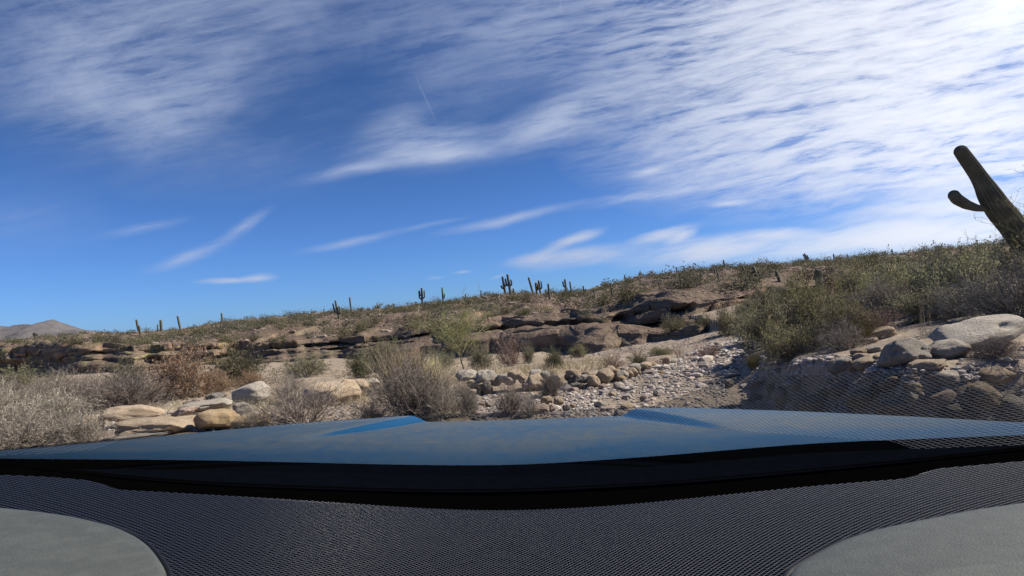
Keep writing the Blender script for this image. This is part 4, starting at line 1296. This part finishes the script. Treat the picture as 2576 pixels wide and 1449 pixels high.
def put(pair, base, width, height, label, cat="shrub", group=None, name="desert_shrub", rz=None, lean=0.0, D=None, H0=0.8, parts=("stems", "foliage")):
    """stand a plant on the ground: width and height are its size in the photo's pixels"""
    x, y = base
    p = on_ground(x, y) if D is None else at(x, y, D)
    D = (p - CAM) @ Fv
    g = np.random.default_rng(int(x * 7 + y * 13))
    s = width * D / FPX / 2 / 0.98
    sz = height * D / FPX / H0
    rz = g.uniform(0, 6.28) if rz is None else rz
    if isinstance(pair, tuple):
        r = obj(name, None, None, p, (0, lean - ROLL * .3, rz), (s, s, sz))
        r.empty_display_size = 0.2
        for nm, me in zip(parts, pair):
            obj(nm, me, r)
    else:
        r = obj(name, pair, None, p, (0, lean - ROLL * .3, rz), (s, s, sz))
    tag(r, label, cat, group)
    return r

FD = 'dry leafless bushes near the bonnet'
HUSK = ("stems", "seed_husks")
put(DRY[0], (1050, 1052), 300, 138, "dense dome of dry grey twigs at the middle of the bonnet edge", "bush", FD, "dry_shrub")
put(DRY[1], (1120, 1052), 150, 105, "low dry twigs leaning out of the dense grey dome towards the stones", "bush", FD, "dry_shrub")
put(DRY[2], (930, 1056), 150, 70, "small dry bush between the dense dome and the large tan boulder", "bush", FD, "dry_shrub")
put(DRY[2], (765, 1072), 320, 128, "spreading bare grey bush in front of the large tan boulder", "bush", FD, "dry_shrub")
put(DRY[2], (655, 1082), 150, 70, "low bare bush draping over the rocks beside the golden boulder", "bush", FD, "dry_shrub")
put(DRY[2], (735, 1010), 170, 80, "thin upright bare bush rising behind the grey and tan boulders", "bush", FD, "dry_shrub")
put(DRY[0], (330, 1035), 270, 95, "wide bare grey bush behind the cracked tan boulder", "bush", FD, "dry_shrub", lean=0.15)
put(DRY[1], (215, 1035), 260, 95, "bare grey thicket left of the cracked tan boulder", "bush", FD, "dry_shrub")
put(PALE[0], (60, 1138), 320, 98, "pale brush with straw seed husks at the photo's lower left corner", "bush", FD, "dry_shrub", parts=HUSK)
put(PALE[1], (205, 1128), 190, 95, "pale brush with seed husks spilling towards the broad flat boulder", "bush", FD, "dry_shrub", parts=HUSK)
put(PALE[1], (110, 1075), 280, 90, "mauve grey brush behind the pale brush at the left", "bush", FD, "dry_shrub", parts=HUSK)
put(PALE[0], (-30, 1065), 240, 95, "tall grey brush at the left margin", "bush", FD, "dry_shrub", parts=HUSK)
put(DRY[2], (30, 1020), 220, 75, "grey scrub behind the brush at the left margin", "bush", FD, "dry_shrub")
put(DRY[1], (150, 1000), 220, 65, "grey scrub between the left brush and the rust bush", "bush", FD, "dry_shrub")
put(DRY[1], (1285, 1045), 125, 92, "bare twiggy bush in front of the stone row", "bush", FD, "dry_shrub")
put(DRY[2], (1330, 1050), 95, 70, "small bare bush beside the loose pinkish stones", "bush", FD, "dry_shrub")
put(DRY[0], (1385, 998), 85, 62, "little bare bush in the gap of the stone row", "bush", FD, "dry_shrub")
put(DRY[0], (1180, 1045), 90, 70, "low bare twigs at the left foot of the stone row", "bush", FD, "dry_shrub")

MG = 'bushes on the floor of the wash'
put(RUST[0], (455, 1006), 215, 105, "rust brown rounded bush on the left of the wash", "bush", MG)
put(RUST[1], (545, 990), 110, 50, "small rust bush beside the green one", "bush", MG)
put(RUST[0], (630, 975), 80, 34, "low orange brown bush right of the green bush", "bush", MG)
put(GREEN[0], (597, 974), 165, 82, "rounded green bush behind the rust brown bush", "bush", MG)
put(GREEN[1], (325, 968), 105, 48, "dark green bush left of the rust brown bush", "bush", MG)
put(OLIVE[0], (35, 1000), 150, 62, "olive bush at the far left of the wash", "bush", MG)
put(GREYO[0], (120, 985), 120, 40, "grey olive low bush at the left of the wash", "bush", MG)
put(GREEN[0], (905, 955), 80, 62, "green bush left of the straw coloured grass", "bush", MG)
put(GREEN[1], (965, 935), 120, 75, "sparse leafy bush behind the straw coloured grass", "bush", MG, H0=0.9)
put(OLIVE[1], (1078, 918), 62, 34, "yellow green bush right of the straw coloured grass", "bush", MG)
put(GREYO[1], (770, 945), 170, 42, "grey olive scrub below the middle of the cliff", "bush", MG)
put(MAUVE[0], (1285, 922), 95, 72, "mauve brown rounded bush right of the palo verde", "bush", MG)
put(GREYO[0], (1330, 915), 40, 45, "thin yellow green bush beside the mauve brown bush", "bush", MG)
put(GREEN[1], (1395, 928), 62, 44, "dark green clump on the wash behind the stone row", "bush", MG)
put(OLIVE[0], (1455, 898), 62, 26, "small olive bush at the foot of the cliff", "bush", MG)
put(MAUVE[0], (1540, 928), 82, 32, "low mauve mound behind the big dome-shaped stone", "bush", MG)
put(GREEN[0], (1605, 920), 58, 24, "small dark green bush behind the stone row's far end", "bush", MG)
put(BARE[0], (1602, 897), 74, 44, "bare branching bush in the middle of the wash", "bush", MG, H0=1.0)
put(BARE[1], (1710, 898), 85, 46, "bare mauve bush beside the track", "bush", MG, H0=1.0)
put(MAUVE[0], (1785, 896), 92, 26, "low brown mound of scrub on the track's inner edge", "bush", MG)
put(OLIVE[0], (1660, 893), 90, 16, "low olive scrub between two bare bushes", "bush", MG)
put(GREYO[1], (1210, 930), 90, 52, "grey green bush right of the palo verde trunk", "bush", MG)
put(GREYO[0], (1110, 932), 100, 46, "grey green bush left of the palo verde trunk", "bush", MG)
put(STRAW, (1015, 975), 240, 112, "tall straw coloured grass behind the dense grey dome", "grass tuft", "clumps of grass", "grass_tuft", H0=0.95)
put(STRAW, (1085, 968), 120, 72, "shorter straw coloured grass beside the stone row", "grass tuft", "clumps of grass", "grass_tuft", H0=0.95)
put(YELLOW, (2035, 880), 150, 55, "yellow green grass on the bank's left shoulder", "grass tuft", "clumps of grass", "grass_tuft", H0=0.95)
put(YELLOW, (1900, 925), 90, 44, "small yellow green grass at the bank's left edge", "grass tuft", "clumps of grass", "grass_tuft", H0=0.95)
put(YELLOW, (2165, 862), 120, 60, "yellow grass among the bushes on the bank", "grass tuft", "clumps of grass", "grass_tuft", H0=0.95)
put(STALK, (2330, 848), 90, 105, "pale bare stalks between the bank boulders", "grass tuft", "clumps of grass", "grass_tuft", H0=0.95)

CG = 'bushes at the bend of the track'
put(OLIVE[1], (1838, 842), 95, 62, "rounded olive bush at the bend of the track", "bush", CG)
put(GREEN[0], (1770, 838), 62, 38, "small green bush left of the olive bush at the bend", "bush", CG)
put(OLIVE[0], (1705, 848), 90, 46, "yellowish bush below the cliff near the bend", "bush", CG)
put(GREYO[0], (1880, 800), 80, 46, "grey olive bush beyond the bend", "bush", CG)
put(GREYO[1], (1925, 790), 100, 60, "wide grey olive bush beyond the bend", "bush", CG)

RG = 'bushes on the bank right of the track'
for a in [
    (GREYO[0], (1935, 872), 190, 100, "grey green bush at the track's right edge"), (OLIVE[0], (2030, 852), 210, 120, "yellow green bush in front of the tall palo verde"),
    (DRY[1], (2120, 880), 190, 70, "dry grey brush behind the bank's left rocks"), (DRY[0], (2230, 800), 210, 95, "dry grey bush behind the small bank rocks"),
    (GREYO[0], (2290, 775), 240, 110, "large grey olive bush behind the bank boulders"), (GREYO[1], (2420, 760), 260, 105, "large grey olive bush below the tall cactus"),
    (PALE[0], (2560, 800), 330, 130, "mauve grey dry brush at the right margin"), (PALE[1], (2420, 800), 230, 90, "mauve grey dry brush behind the longest boulder"),
    (OLIVE[1], (1985, 905), 190, 85, "yellow olive bush spilling over the bank's left shoulder"), (GREYO[1], (1895, 850), 120, 62, "small grey olive bush where the track meets the bank"), (OLIVE[0], (2130, 860), 200, 95, "olive bush between the yellow grass and the bank rocks"), (GREYO[0], (2340, 800), 200, 75, "low grey olive bush right behind the pale stalks"),
    (DRY[2], (2080, 820), 200, 90, "bare grey bush under the palo verde on the bank"), (OLIVE[1], (2150, 770), 170, 90, "olive bush beside the tall palo verde"),
    (GREYO[0], (2560, 720), 250, 90, "grey olive bush behind the mauve brush at the right margin"), (DRY[1], (1990, 900), 150, 45, "dry brush hanging over the bank's left shoulder"),
    (MAUVE[0], (2210, 845), 150, 60, "brownish scrub left of the bank boulders"), (DRY[0], (2500, 900), 170, 50, "dry brush in front of the longest boulder")]:
    put(*a, "bush", RG, parts=HUSK if a[0] in PALE else ("stems", "foliage"))

# trees: trunk, limbs and a crown of fine green twigs
def palo_verde(seed, base, H, spread, lean, label, D=None, limbs=9, dense=1.0, leafk=1.0, group="palo verde trees", trunk_r=0.055, bare=0.35):
    g = np.random.default_rng(seed)
    p = on_ground(*base) if D is None else at(base[0], base[1], D)
    root = obj("palo_verde_tree", None, None, p); root.empty_display_size = .3
    tag(root, label, "tree", group)
    tw = Wood()
    tdir = np.array([[lean, 0.0, 1.0]])
    a = grow(tw, np.array([[0, 0, -0.1]]), tdir, np.array([H * bare + .1]), trunk_r * H / 4, g, 4, .12, 0, .8)
    top = a[0][-1]
    n = limbs
    th = np.linspace(0, 2 * math.pi, n, endpoint=False) + g.uniform(-.3, .3, n)
    sp = g.uniform(.3, 1.0, n) * spread / (H * (1 - bare))
    d = np.stack([np.cos(th) * sp + lean * .4, np.sin(th) * sp, np.ones(n)], 1)
    st = a[0][g.integers(3, len(a[0]), n), 0]
    L = H * (1 - bare) * g.uniform(.7, 1.02, n) * np.sqrt(1 + sp ** 2 * .6)
    b = grow(tw, st, d, L, trunk_r * .5 * H / 4, g, 6, .16, .03)
    obj("trunk", tw.mesh("trunk", M_palobark), root)
    cw = Wood()
    c = branch(cw, *b, int(13 * dense), H * .24, g, .9, .15, .15, 4, .2, .5, .008 * H / 4)
    e = branch(cw, *c, 4, H * .11, g, .8, .12, .15, 3, .22, .6, .0058 * H / 4)
    f = branch(cw, *e, 3, H * .06, g, .8, .1, .1, 2, .25, .7, .0046 * H / 4)
    cr = obj("crown", cw.mesh("crown", M_paloleaf), root)
    if leafk > 0:
        P = np.concatenate([f[0].reshape(-1, 3), e[0].reshape(-1, 3)]); k = g.random(len(P)) < .5 * leafk
        V, F = quads(P[k] + g.normal(size=(k.sum(), 3)) * .02, np.full(k.sum(), .014 * H / 4 + .006), g, .4)
        obj("foliage", mesh_np("foliage", V, F, M_paloleaf, False), cr)
    return root
def tree_h(base, ypx, D=None):
    p = on_ground(*base) if D is None else at(*base, D)
    return abs(ypx - base[1]) * ((p - CAM) @ Fv) / FPX
b = (1170, 934); palo_verde(501, b, tree_h(b, 765), tree_h(b, 815), -0.10, "yellow green palo verde with a pale leaning trunk behind the stone row", limbs=15, bare=.36)
b = (2080, 835); palo_verde(502, b, tree_h(b, 685), tree_h(b, 680), 0.05, "tall wispy palo verde on the bank right of the track", limbs=15, bare=.18, leafk=1.0)
b = (2215, 800); palo_verde(503, b, tree_h(b, 690), tree_h(b, 710), 0.0, "wispy palo verde right of the tall one on the bank", limbs=13, bare=.18, leafk=1.0)
b = (2690, 800); palo_verde(504, b, tree_h(b, 400), tree_h(b, 620), -0.05, "sparse palo verde at the right margin whose twigs cross the big cactus", D=8.0, limbs=11, dense=.6, leafk=.14, bare=.2)
b = (2460, 760); palo_verde(505, b, tree_h(b, 575), tree_h(b, 660), -0.1, "sparse palo verde with bare twigs against the sky below the big cactus", D=11.5, limbs=9, dense=.55, leafk=.12, bare=.2)

# saguaros
def ribbed(path, rad, ribs=14, per=4, cap=True):
    """ribbed column along a path of points"""
    path = np.asarray(path, float); rad = np.asarray(rad, float)
    nseg = ribs * per
    th = np.linspace(0, 2 * math.pi, nseg, endpoint=False)
    prof = 1 + 0.085 * np.cos(th * ribs)
    t = np.gradient(path, axis=0); t /= np.linalg.norm(t, axis=1, keepdims=True) + 1e-9
    a = np.cross(t, [0, 1.0, 0.001]); a /= np.linalg.norm(a, axis=1, keepdims=True) + 1e-9
    bb = np.cross(t, a)
    ring = a[:, None] * np.cos(th)[None, :, None] + bb[:, None] * np.sin(th)[None, :, None]
    V = path[:, None] + ring * (rad[:, None] * prof[None])[..., None]
    nr = len(path)
    i = np.arange(nr - 1)[:, None] * nseg; j = np.arange(nseg)[None]
    F = np.stack([i + j, i + (j + 1) % nseg, i + nseg + (j + 1) % nseg, i + nseg + j], -1).reshape(-1, 4)
    return V.reshape(-1, 3), F

def column(p0, p1, r, n=22, swell=0.12, wob=0.0, seed=0):
    s = np.linspace(0, 1, n)
    path = np.asarray(p0) + (np.asarray(p1) - np.asarray(p0)) * s[:, None]
    g = np.random.default_rng(seed)
    path[:, 0] += wob * r * np.sin(s * 5 + g.uniform(0, 6))
    rad = r * (0.88 + swell * np.sin(s * math.pi))
    L = np.linalg.norm(np.asarray(p1) - np.asarray(p0))
    dome = np.clip((1 - s) * L / r, 0, 1)
    rad = rad * np.sqrt(np.clip(1 - (1 - dome) ** 2, 0.0004, 1))
    # dense rings near the tip
    return path, rad
def refine(p0, p1, n, r):
    L = np.linalg.norm(np.asarray(p1) - np.asarray(p0))
    s = np.concatenate([np.linspace(0, 1 - min(.5, r / L), n), 1 - min(.5, r / L) * (1 - np.sin(np.linspace(0, math.pi / 2, 8)[1:]))])
    return s

def saguaro(base, toppx, dia_px, arms, label, group="saguaros on the far hill", D=None, hill=True, fine=False):
    """base and top in photo pixels; arms: (height fraction, side +1 right / -1 left, length fraction)"""
    p = (on_hill(*base) if hill else on_ground(*base)) if D is None else at(*base, D)
    D = (p - CAM) @ Fv
    x, y, _ = project(p)
    top = at(toppx[0] + (x - base[0]), toppx[1] + (y - base[1]) * .5, D)
    v = top - p; L = np.linalg.norm(v)
    r = max(dia_px * D / FPX / 2, 0.10)
    root = obj("saguaro", None, None, p); root.empty_display_size = .3
    tag(root, label, "cactus", group)
    ribs, per = (16, 6) if fine else (9, 2)
    s = refine([0, 0, 0], v, 14, r)
    path = v * s[:, None]; path[0] -= v / L * .3
    rad = r * (0.86 + .16 * np.sin(np.clip(s, 0, 1) * math.pi))
    L1 = np.clip((1 - s) * L / r, 0, 1)
    rad = rad * np.sqrt(np.clip(1 - (1 - L1) ** 2, .0004, 1))
    V, F = ribbed(path, rad, ribs, per)
    obj("trunk", mesh_np("trunk", V, F, M_sag), root)
    side = Rv
    upd = v / L
    for hf, sg, lf in arms:
        o0 = v * hf; al = lf * L; out_ = max(r * 2.3, al * .3)
        u = np.linspace(0, 1, 16)
        ang = np.clip(u / .42, 0, 1) * math.pi / 2
        px = np.sin(ang) * out_
        pz = (1 - np.cos(ang)) * out_ * .8 + np.clip((u - .42) / .58, 0, 1) * (al - out_ * .8)
        pa = o0 + side * sg * px[:, None] + upd * pz[:, None]
        ra = r * .68 * np.where(u < .1, .8, 1.0)
        tail = np.clip((1 - u) * al / (r * .68), 0, 1)
        ra = ra * np.sqrt(np.clip(1 - (1 - tail) ** 2, .0004, 1))
        V, F = ribbed(pa, ra, 8, 2)
        obj("arm", mesh_np("arm", V, F, M_sag), root)
    return root
SG = [
    ((347, 831), (341, 801), 5, [], "straight saguaro pole furthest left on the crest, taller of two close together"), ((352, 841), (348, 818), 5, [], "short saguaro just in front of the leftmost crest pole"),
    ((406, 822), (404, 799), 6, [], "stout saguaro pole, second group from the left on the crest"), ((455, 829), (447, 793), 5, [], "thin leaning saguaro pole on the left crest"),
    ((558, 803), (556, 784), 4, [], "short thin saguaro pole alone on the left skyline"), ((90, 848), (88, 834), 4, [(.4, -1, .4), (.45, 1, .35)], "small saguaro in front of the far mountain"),
    ((392, 818), (391, 808), 3, [], "tiny saguaro beside the stout pole on the left crest"), ((852, 803), (841, 754), 5, [(.35, -1, .5), (.3, 1, .42)], "tall saguaro with two low arms left of centre on the slope"),
    ((882, 784), (878, 746), 4, [], "tall armless saguaro pole on the skyline left of the palo verde"), ((1057, 750), (1055, 716), 5, [(.3, -1, .55), (.35, 1, .5), (.5, -1, .3)], "many-armed saguaro on the skyline above the palo verde"),
    ((1112, 747), (1109, 716), 4, [(.3, 1, .3)], "slim saguaro on the skyline right of the many-armed one"), ((1273, 738), (1265, 694), 6, [(.45, 1, .28), (.3, -1, .2)], "left one of the tallest pair of saguaros on the crest"),
    ((1285, 740), (1276, 688), 6, [(.45, 1, .3), (.45, -1, .34)], "two-armed saguaro, right one of the tallest pair on the crest"), ((1342, 739), (1329, 696), 5, [], "leaning armless saguaro pole right of the tallest pair"),
    ((1349, 737), (1345, 709), 5, [(.35, 1, .45)], "short one-armed saguaro beside the leaning pole"), ((1360, 732), (1355, 702), 5, [(.35, 1, .6), (.3, -1, .5)], "fork-shaped saguaro with upright arms on the crest"),
    ((1383, 752), (1379, 712), 5, [], "straight saguaro pole standing below the crest near the fork-shaped one"), ((1427, 730), (1422, 697), 5, [(.45, -1, .4)], "saguaro with one left arm on the crest"),
    ((1439, 742), (1433, 707), 4, [], "slim saguaro pole right of the one with a left arm"), ((1424, 746), (1421, 721), 4, [], "short saguaro pole below the one with a left arm"),
    ((1467, 742), (1464, 718), 4, [(.4, 1, .3)], "small saguaro on the slope where the ridge starts to climb"), ((1542, 744), (1537, 711), 4, [], "lone saguaro pole on the slope above the cliff's right part"),
    ((1497, 746), (1494, 728), 4, [], "stubby saguaro among olive bushes above the cliff"), ((1294, 738), (1291, 724), 4, [], "short stubby saguaro at the foot of the tallest pair"),
    ((1611, 690), (1610, 677), 3, [(.4, 1, .35), (.45, -1, .3)], "tiny armed saguaro on the climbing skyline"), ((1569, 697), (1568, 687), 3, [], "tiny saguaro pole low on the climbing skyline"),
    ((1763, 703), (1757, 676), 4, [], "saguaro pole on the right slope, leftmost of four below the skyline"), ((1810, 708), (1803, 675), 4, [], "tall saguaro pole on the right slope above the bare patch"),
    ((1799, 688), (1796, 673), 3, [], "small saguaro behind the tall pole on the right slope"), ((1875, 693), (1869, 669), 4, [(.3, 1, .4)], "one-armed saguaro on the right slope beside dark rocks"),
    ((1910, 706), (1893, 669), 4, [(.2, 1, .5), (.3, -1, .4)], "leaning saguaro cluster by dark rocks on the right slope"), ((1882, 717), (1876, 698), 4, [], "short saguaro pole below the dark rocks"),
    ((1962, 708), (1952, 680), 3, [], "thin leaning saguaro left of the bank's tall palo verde"), ((2031, 650), (2021, 634), 4, [(.2, -1, .7), (.2, 1, .6), (.4, 1, .4)], "bushy many-armed saguaro on the right skyline"),
    ((1820, 665), (1815, 648), 3, [], "thin saguaro pole on the right skyline"), ((2101, 645), (2099, 634), 3, [], "tiny saguaro pole on the skyline above the bank trees"),
    ((2128, 643), (2127, 636), 3, [], "tiniest saguaro on the skyline above the bank trees"), ((2246, 636), (2243, 625), 3, [(.4, -1, .3)], "tiny one-armed saguaro far right on the skyline"),
    ((1700, 679), (1699, 668), 3, [], "tiny saguaro pole halfway up the climbing skyline"), ((1170, 744), (1169, 734), 3, [], "tiny saguaro left of the tallest pair"), ((1210, 740), (1209, 726), 3, [], "small saguaro among crest bushes left of the tallest pair")]
for b, t, d, arms, lab in SG:
    saguaro(b, t, d, arms, lab)
saguaro((2062, 725), (2055, 676), 17, [], "thick pale-fringed cactus stump rising above the bank bushes", "nearer saguaros", D=24, hill=False, fine=True)

def near_saguaro():
    D = 10.5
    pts = np.array([(2404, 364), (2454, 433), (2475, 466), (2489, 492), (2511, 526), (2543, 563), (2588, 620), (2650, 740)], float)[::-1]
    wid = np.array([28, 34, 38, 47, 52, 58, 62, 64])[::-1] / 2
    root = obj("saguaro", None, None, at(pts[0, 0], pts[0, 1], D)); root.empty_display_size = .3
    tag(root, "big dark leaning saguaro with one curved arm against the sky at the right", "cactus", "nearer saguaros")
    def build(name, pts, wid, ribs, D2=None, cap0=False):
        s0 = np.linspace(0, 1, len(pts))
        s = np.linspace(0, 1, 46)
        xs, ys, ws = (smooth_interp(s, s0, q, .06) for q in (pts[:, 0], pts[:, 1], wid))
        P = np.array([at(x, y, D) for x, y in zip(xs, ys)])
        L = np.r_[0, np.cumsum(np.linalg.norm(np.diff(P, axis=0), axis=1))]
        R = ws * D / FPX
        d = np.clip((L[-1] - L) / R[-1], 0, 1)
        # crowd extra rings into the domed tip
        tipL = L[-1] - R[-1] * (1 - np.sin(np.linspace(0, math.pi / 2, 10)))
        LL = np.unique(np.r_[L[L < tipL[0]], tipL])
        P = np.stack([np.interp(LL, L, P[:, k]) for k in range(3)], 1); R = np.interp(LL, L, R)
        d = np.clip((LL[-1] - LL) / R[-1], 0, 1)
        R = R * np.sqrt(np.clip(1 - (1 - d) ** 2, .0004, 1))
        R = R * (1 + .05 * fbm(np.stack([LL * 3, 0 * LL, 0 * LL], 1), 2, 7))
        if cap0: R[0] *= .6
        V, F = ribbed(P, R, ribs, 6)
        obj(name, mesh_np(name, V - np.array(root.location), F, M_sag), root)
    build("trunk", pts, wid, 18)
    build("arm", np.array([(2505, 527), (2476, 526), (2454, 523), (2430, 515), (2406, 501), (2390, 480)], float), np.array([5, 6, 8.5, 11, 12.5, 12]), 12, cap0=True)
near_saguaro()

# ------------------------------------------------------------------ scrub on the far hill
def hill_bush(seed, m, n=1000, H=0.75, leaf=0.042):
    g = np.random.default_rng(seed)
    k = 9
    c = g.normal(size=(k, 3)) * np.array([.42, .42, .2]) + np.array([0, 0, .42 * H])
    i = g.integers(0, k, n)
    P = c[i] + g.normal(size=(n, 3)) * np.array([.2, .2, .16])
    P[:, 2] = np.abs(P[:, 2])
    V, F = quads(P, np.full(n, leaf), g, .5, .3)
    st = np.zeros((14, 3)); w = Wood()
    grow(w, st, c[g.integers(0, k, 14)] + g.normal(size=(14, 3)) * .1, np.full(14, .8), .012, g, 3, .2)
    V2, F2 = tubes(np.concatenate(w.a), np.concatenate(w.b), np.concatenate(w.r0), np.concatenate(w.r1))
    return mesh_np("desert_shrub", np.concatenate([V, V2]), np.concatenate([F, F2 + len(V)]), m, False)
M_hgreen = plant_material('hill_green_leaves', (0.085, 0.086, 0.046), (0.115, 0.112, 0.06), (0.15, 0.143, 0.08), 0.3)
M_holive = plant_material('hill_olive_leaves', (0.105, 0.098, 0.055), (0.14, 0.128, 0.072), (0.18, 0.165, 0.098), 0.3)
M_hgrey = plant_material('hill_grey_olive_leaves', (0.10, 0.097, 0.066), (0.14, 0.134, 0.092), (0.18, 0.172, 0.12), 0.3)
HB = {'green': [hill_bush(601 + i, M_hgreen) for i in range(3)], 'olive': [hill_bush(611 + i, M_holive) for i in range(4)],
      'greyish': [hill_bush(621 + i, M_hgrey, 850) for i in range(3)], 'brownish': [hill_bush(631 + i, M_mauve, 420) for i in range(2)]}

def scatter_hill():
    g = np.random.default_rng(909)
    nr, nc = HV.shape[:2]
    lo, hi = 85, int(np.searchsorted(HQ, 2.0))
    cand = []
    for _ in range(6000):
        i = int(g.integers(lo, hi + 1)); j = int(g.integers(10, nc - 10))
        cand.append((i, j))
    # bushes crowd on the crest
    for _ in range(500):
        cand.append((int(hi - abs(g.normal(0, 5))), int(g.integers(10, nc - 10))))
    pts = np.array([HV[i, j] for i, j in cand])
    px, py, D = project(pts)
    keep = (px > -60) & (px < 2640)
    dens = fbm(pts * np.array([.035, .035, 0]), 3, 55) * .5 + .55
    q = HQ[np.array([c[0] for c in cand])]
    dens = dens * np.where(q < 1.0, .30, np.where(q < 1.25, .7, np.where(q > 1.88, .55, 1.0))) * np.where(px > 1850, 1.25, 1.0)
    keep &= g.random(len(pts)) < dens
    pts, px, py, D, q = pts[keep], px[keep], py[keep], D[keep], q[keep]
    size = np.exp(g.normal(0, .42, len(pts))) * np.where(q > 1.7, .85, .9)
    size = np.clip(size, .35, 1.7)
    # keep some distance between bushes
    order = np.argsort(-size / D * (1 + 0.0 * D))
    chosen, grid = [], {}
    for k in order:
        key = (int(pts[k, 0] // 2.6), int(pts[k, 1] // 4.2))
        if grid.get(key, 0) >= 1: continue
        grid[key] = grid.get(key, 0) + 1
        chosen.append(k)
    app = [(size[k] / D[k], k) for k in chosen]
    app.sort(reverse=True)
    ind = [k for _, k in app[:285]]
    rest = [k for _, k in app[285:900]]
    kinds = np.array(['olive', 'green', 'greyish', 'brownish'])
    for k in ind:
        kd = g.choice(kinds, p=[.40, .12, .33, .15])
        me = HB[kd][int(g.integers(len(HB[kd])))]
        s = size[k]
        o = obj("desert_shrub", me, None, pts[k] - np.array([0, 0, .06]), (0, 0, g.uniform(0, 6.28)), (s * g.uniform(.9, 1.3), s * g.uniform(.9, 1.3), s * g.uniform(.75, 1.15)))
        zone = 'on the hill crest' if q[k] > 1.9 else ('on the cliff ledges' if q[k] < 1.05 else ('just above the cliff' if q[k] < 1.35 else 'on the upper hill slope'))
        side = 'left of the leaning palo verde' if px[k] < 1050 else ('above the bank' if px[k] > 1750 else 'beyond the stone row')
        sz = 'large' if s > 1.15 else ('small' if s < .8 else 'middling')
        tag(o, f"{sz} {kd} shrub {zone}, {side}", "shrub", f"{sz} {kd} shrubs {zone}, {side}")
    # the countless remaining scrub as one cover
    VV, FF, off = [], [], 0
    for k in rest:
        n = 110
        c = g.normal(size=(n, 3)) * np.array([.30, .30, .2]) * size[k] + np.array([0, 0, .28 * size[k]])
        c[:, 2] = np.abs(c[:, 2])
        V, F = quads(c + pts[k], np.full(n, .075 * size[k] + .02), g, .55, .3)
        VV.append(V); FF.append(F + off); off += len(V)
    o = obj("hillside_scrub", mesh_np("hillside_scrub", np.concatenate(VV), np.concatenate(FF), M_hgrey, False))
    tag(o, "low grey green scrub dotted over the far hillside", "scrub", kind="stuff")
scatter_hill()

def scatter_stones_and_tufts():
    g = np.random.default_rng(4242)
    v1, f1 = ICO1
    nr, nc = HV.shape[:2]
    hi = int(np.searchsorted(HQ, 2.0))
    i, j = g.integers(118, hi - 2, 9000), g.integers(5, nc - 5, 9000)
    q = HV[i, j]; n = len(q)
    q = q + g.normal(size=(n, 3)) * np.array([.15, .15, 0])
    s = np.clip(np.exp(g.normal(-1.9, .55, n)), .05, .6)
    jit = 1 + g.uniform(-.3, .3, (n, len(v1)))
    L = v1[None] * jit[..., None] * np.stack([s * g.uniform(.8, 1.6, n), s * g.uniform(.7, 1.2, n), s * g.uniform(.4, .9, n)], -1)[:, None]
    V = L + q[:, None]
    F = (f1[None] + (np.arange(n) * len(v1))[:, None, None]).reshape(-1, 3)
    m = rubble_material()
    tag(obj("hillside_rubble", mesh_np("hillside_rubble", V, F, m, False)), "small brown stones strewn over the far hillside", "rubble", kind="stuff")
    # low dry grass and litter over the wash floor
    w = Wood()
    n = 900
    px, py = g.uniform(-40, 1540, n), np.zeros(n)
    lo = np.interp(px, [0, 500, 1100, 1500, 1900], [955, 940, 905, 895, 830]); up = np.interp(px, [0, 500, 900, 1150, 1600, 1900], [1060, 1040, 1030, 965, 925, 850])
    py = lo + (up - lo) * g.random(n)
    d = Fv + Rv * ((px[:, None] - 1287.5) / FPX) - Uv * ((py[:, None] - 724.5) / FPX)
    t = np.full(n, 8.0)
    for _ in range(200):
        p = CAM + d * t[:, None]
        t = t + np.clip((p[:, 2] - ground_base(p[:, 0], p[:, 1])) / np.maximum(-d[:, 2], .03) * .35, -.6, .9)
    p = CAM + d * t[:, None]; p[:, 2] = ground_z(p[:, 0], p[:, 1])
    p = p[t < 75]
    k = 22
    P = np.repeat(p, k, 0) + g.normal(size=(len(p) * k, 3)) * np.array([.10, .10, 0])
    dr = g.normal(size=P.shape) * np.array([.8, .8, .3]) + np.array([0, 0, 1.0])
    grow(w, P, dr, g.uniform(.08, .30, len(P)), .006, g, 2, .2, -.05, .4)
    tag(obj("dry_grass", w.mesh("dry_grass", M_straw)), "short dry grass dotted over the floor of the wash", "grass", kind="stuff")

def rubble_material():
    m, nt, b = mat("hill_stone"); t = NT(nt)
    geo = t.n('ShaderNodeNewGeometry')
    c = t.ramp(geo.outputs['Random Per Island'], [(0, (0.10, 0.075, 0.062)), (0.5, (0.20, 0.15, 0.122)), (1, (0.31, 0.245, 0.20))])
    nt.links.new(c, b.inputs['Base Color']); b.inputs['Roughness'].default_value = 0.95
    return m
scatter_stones_and_tufts()
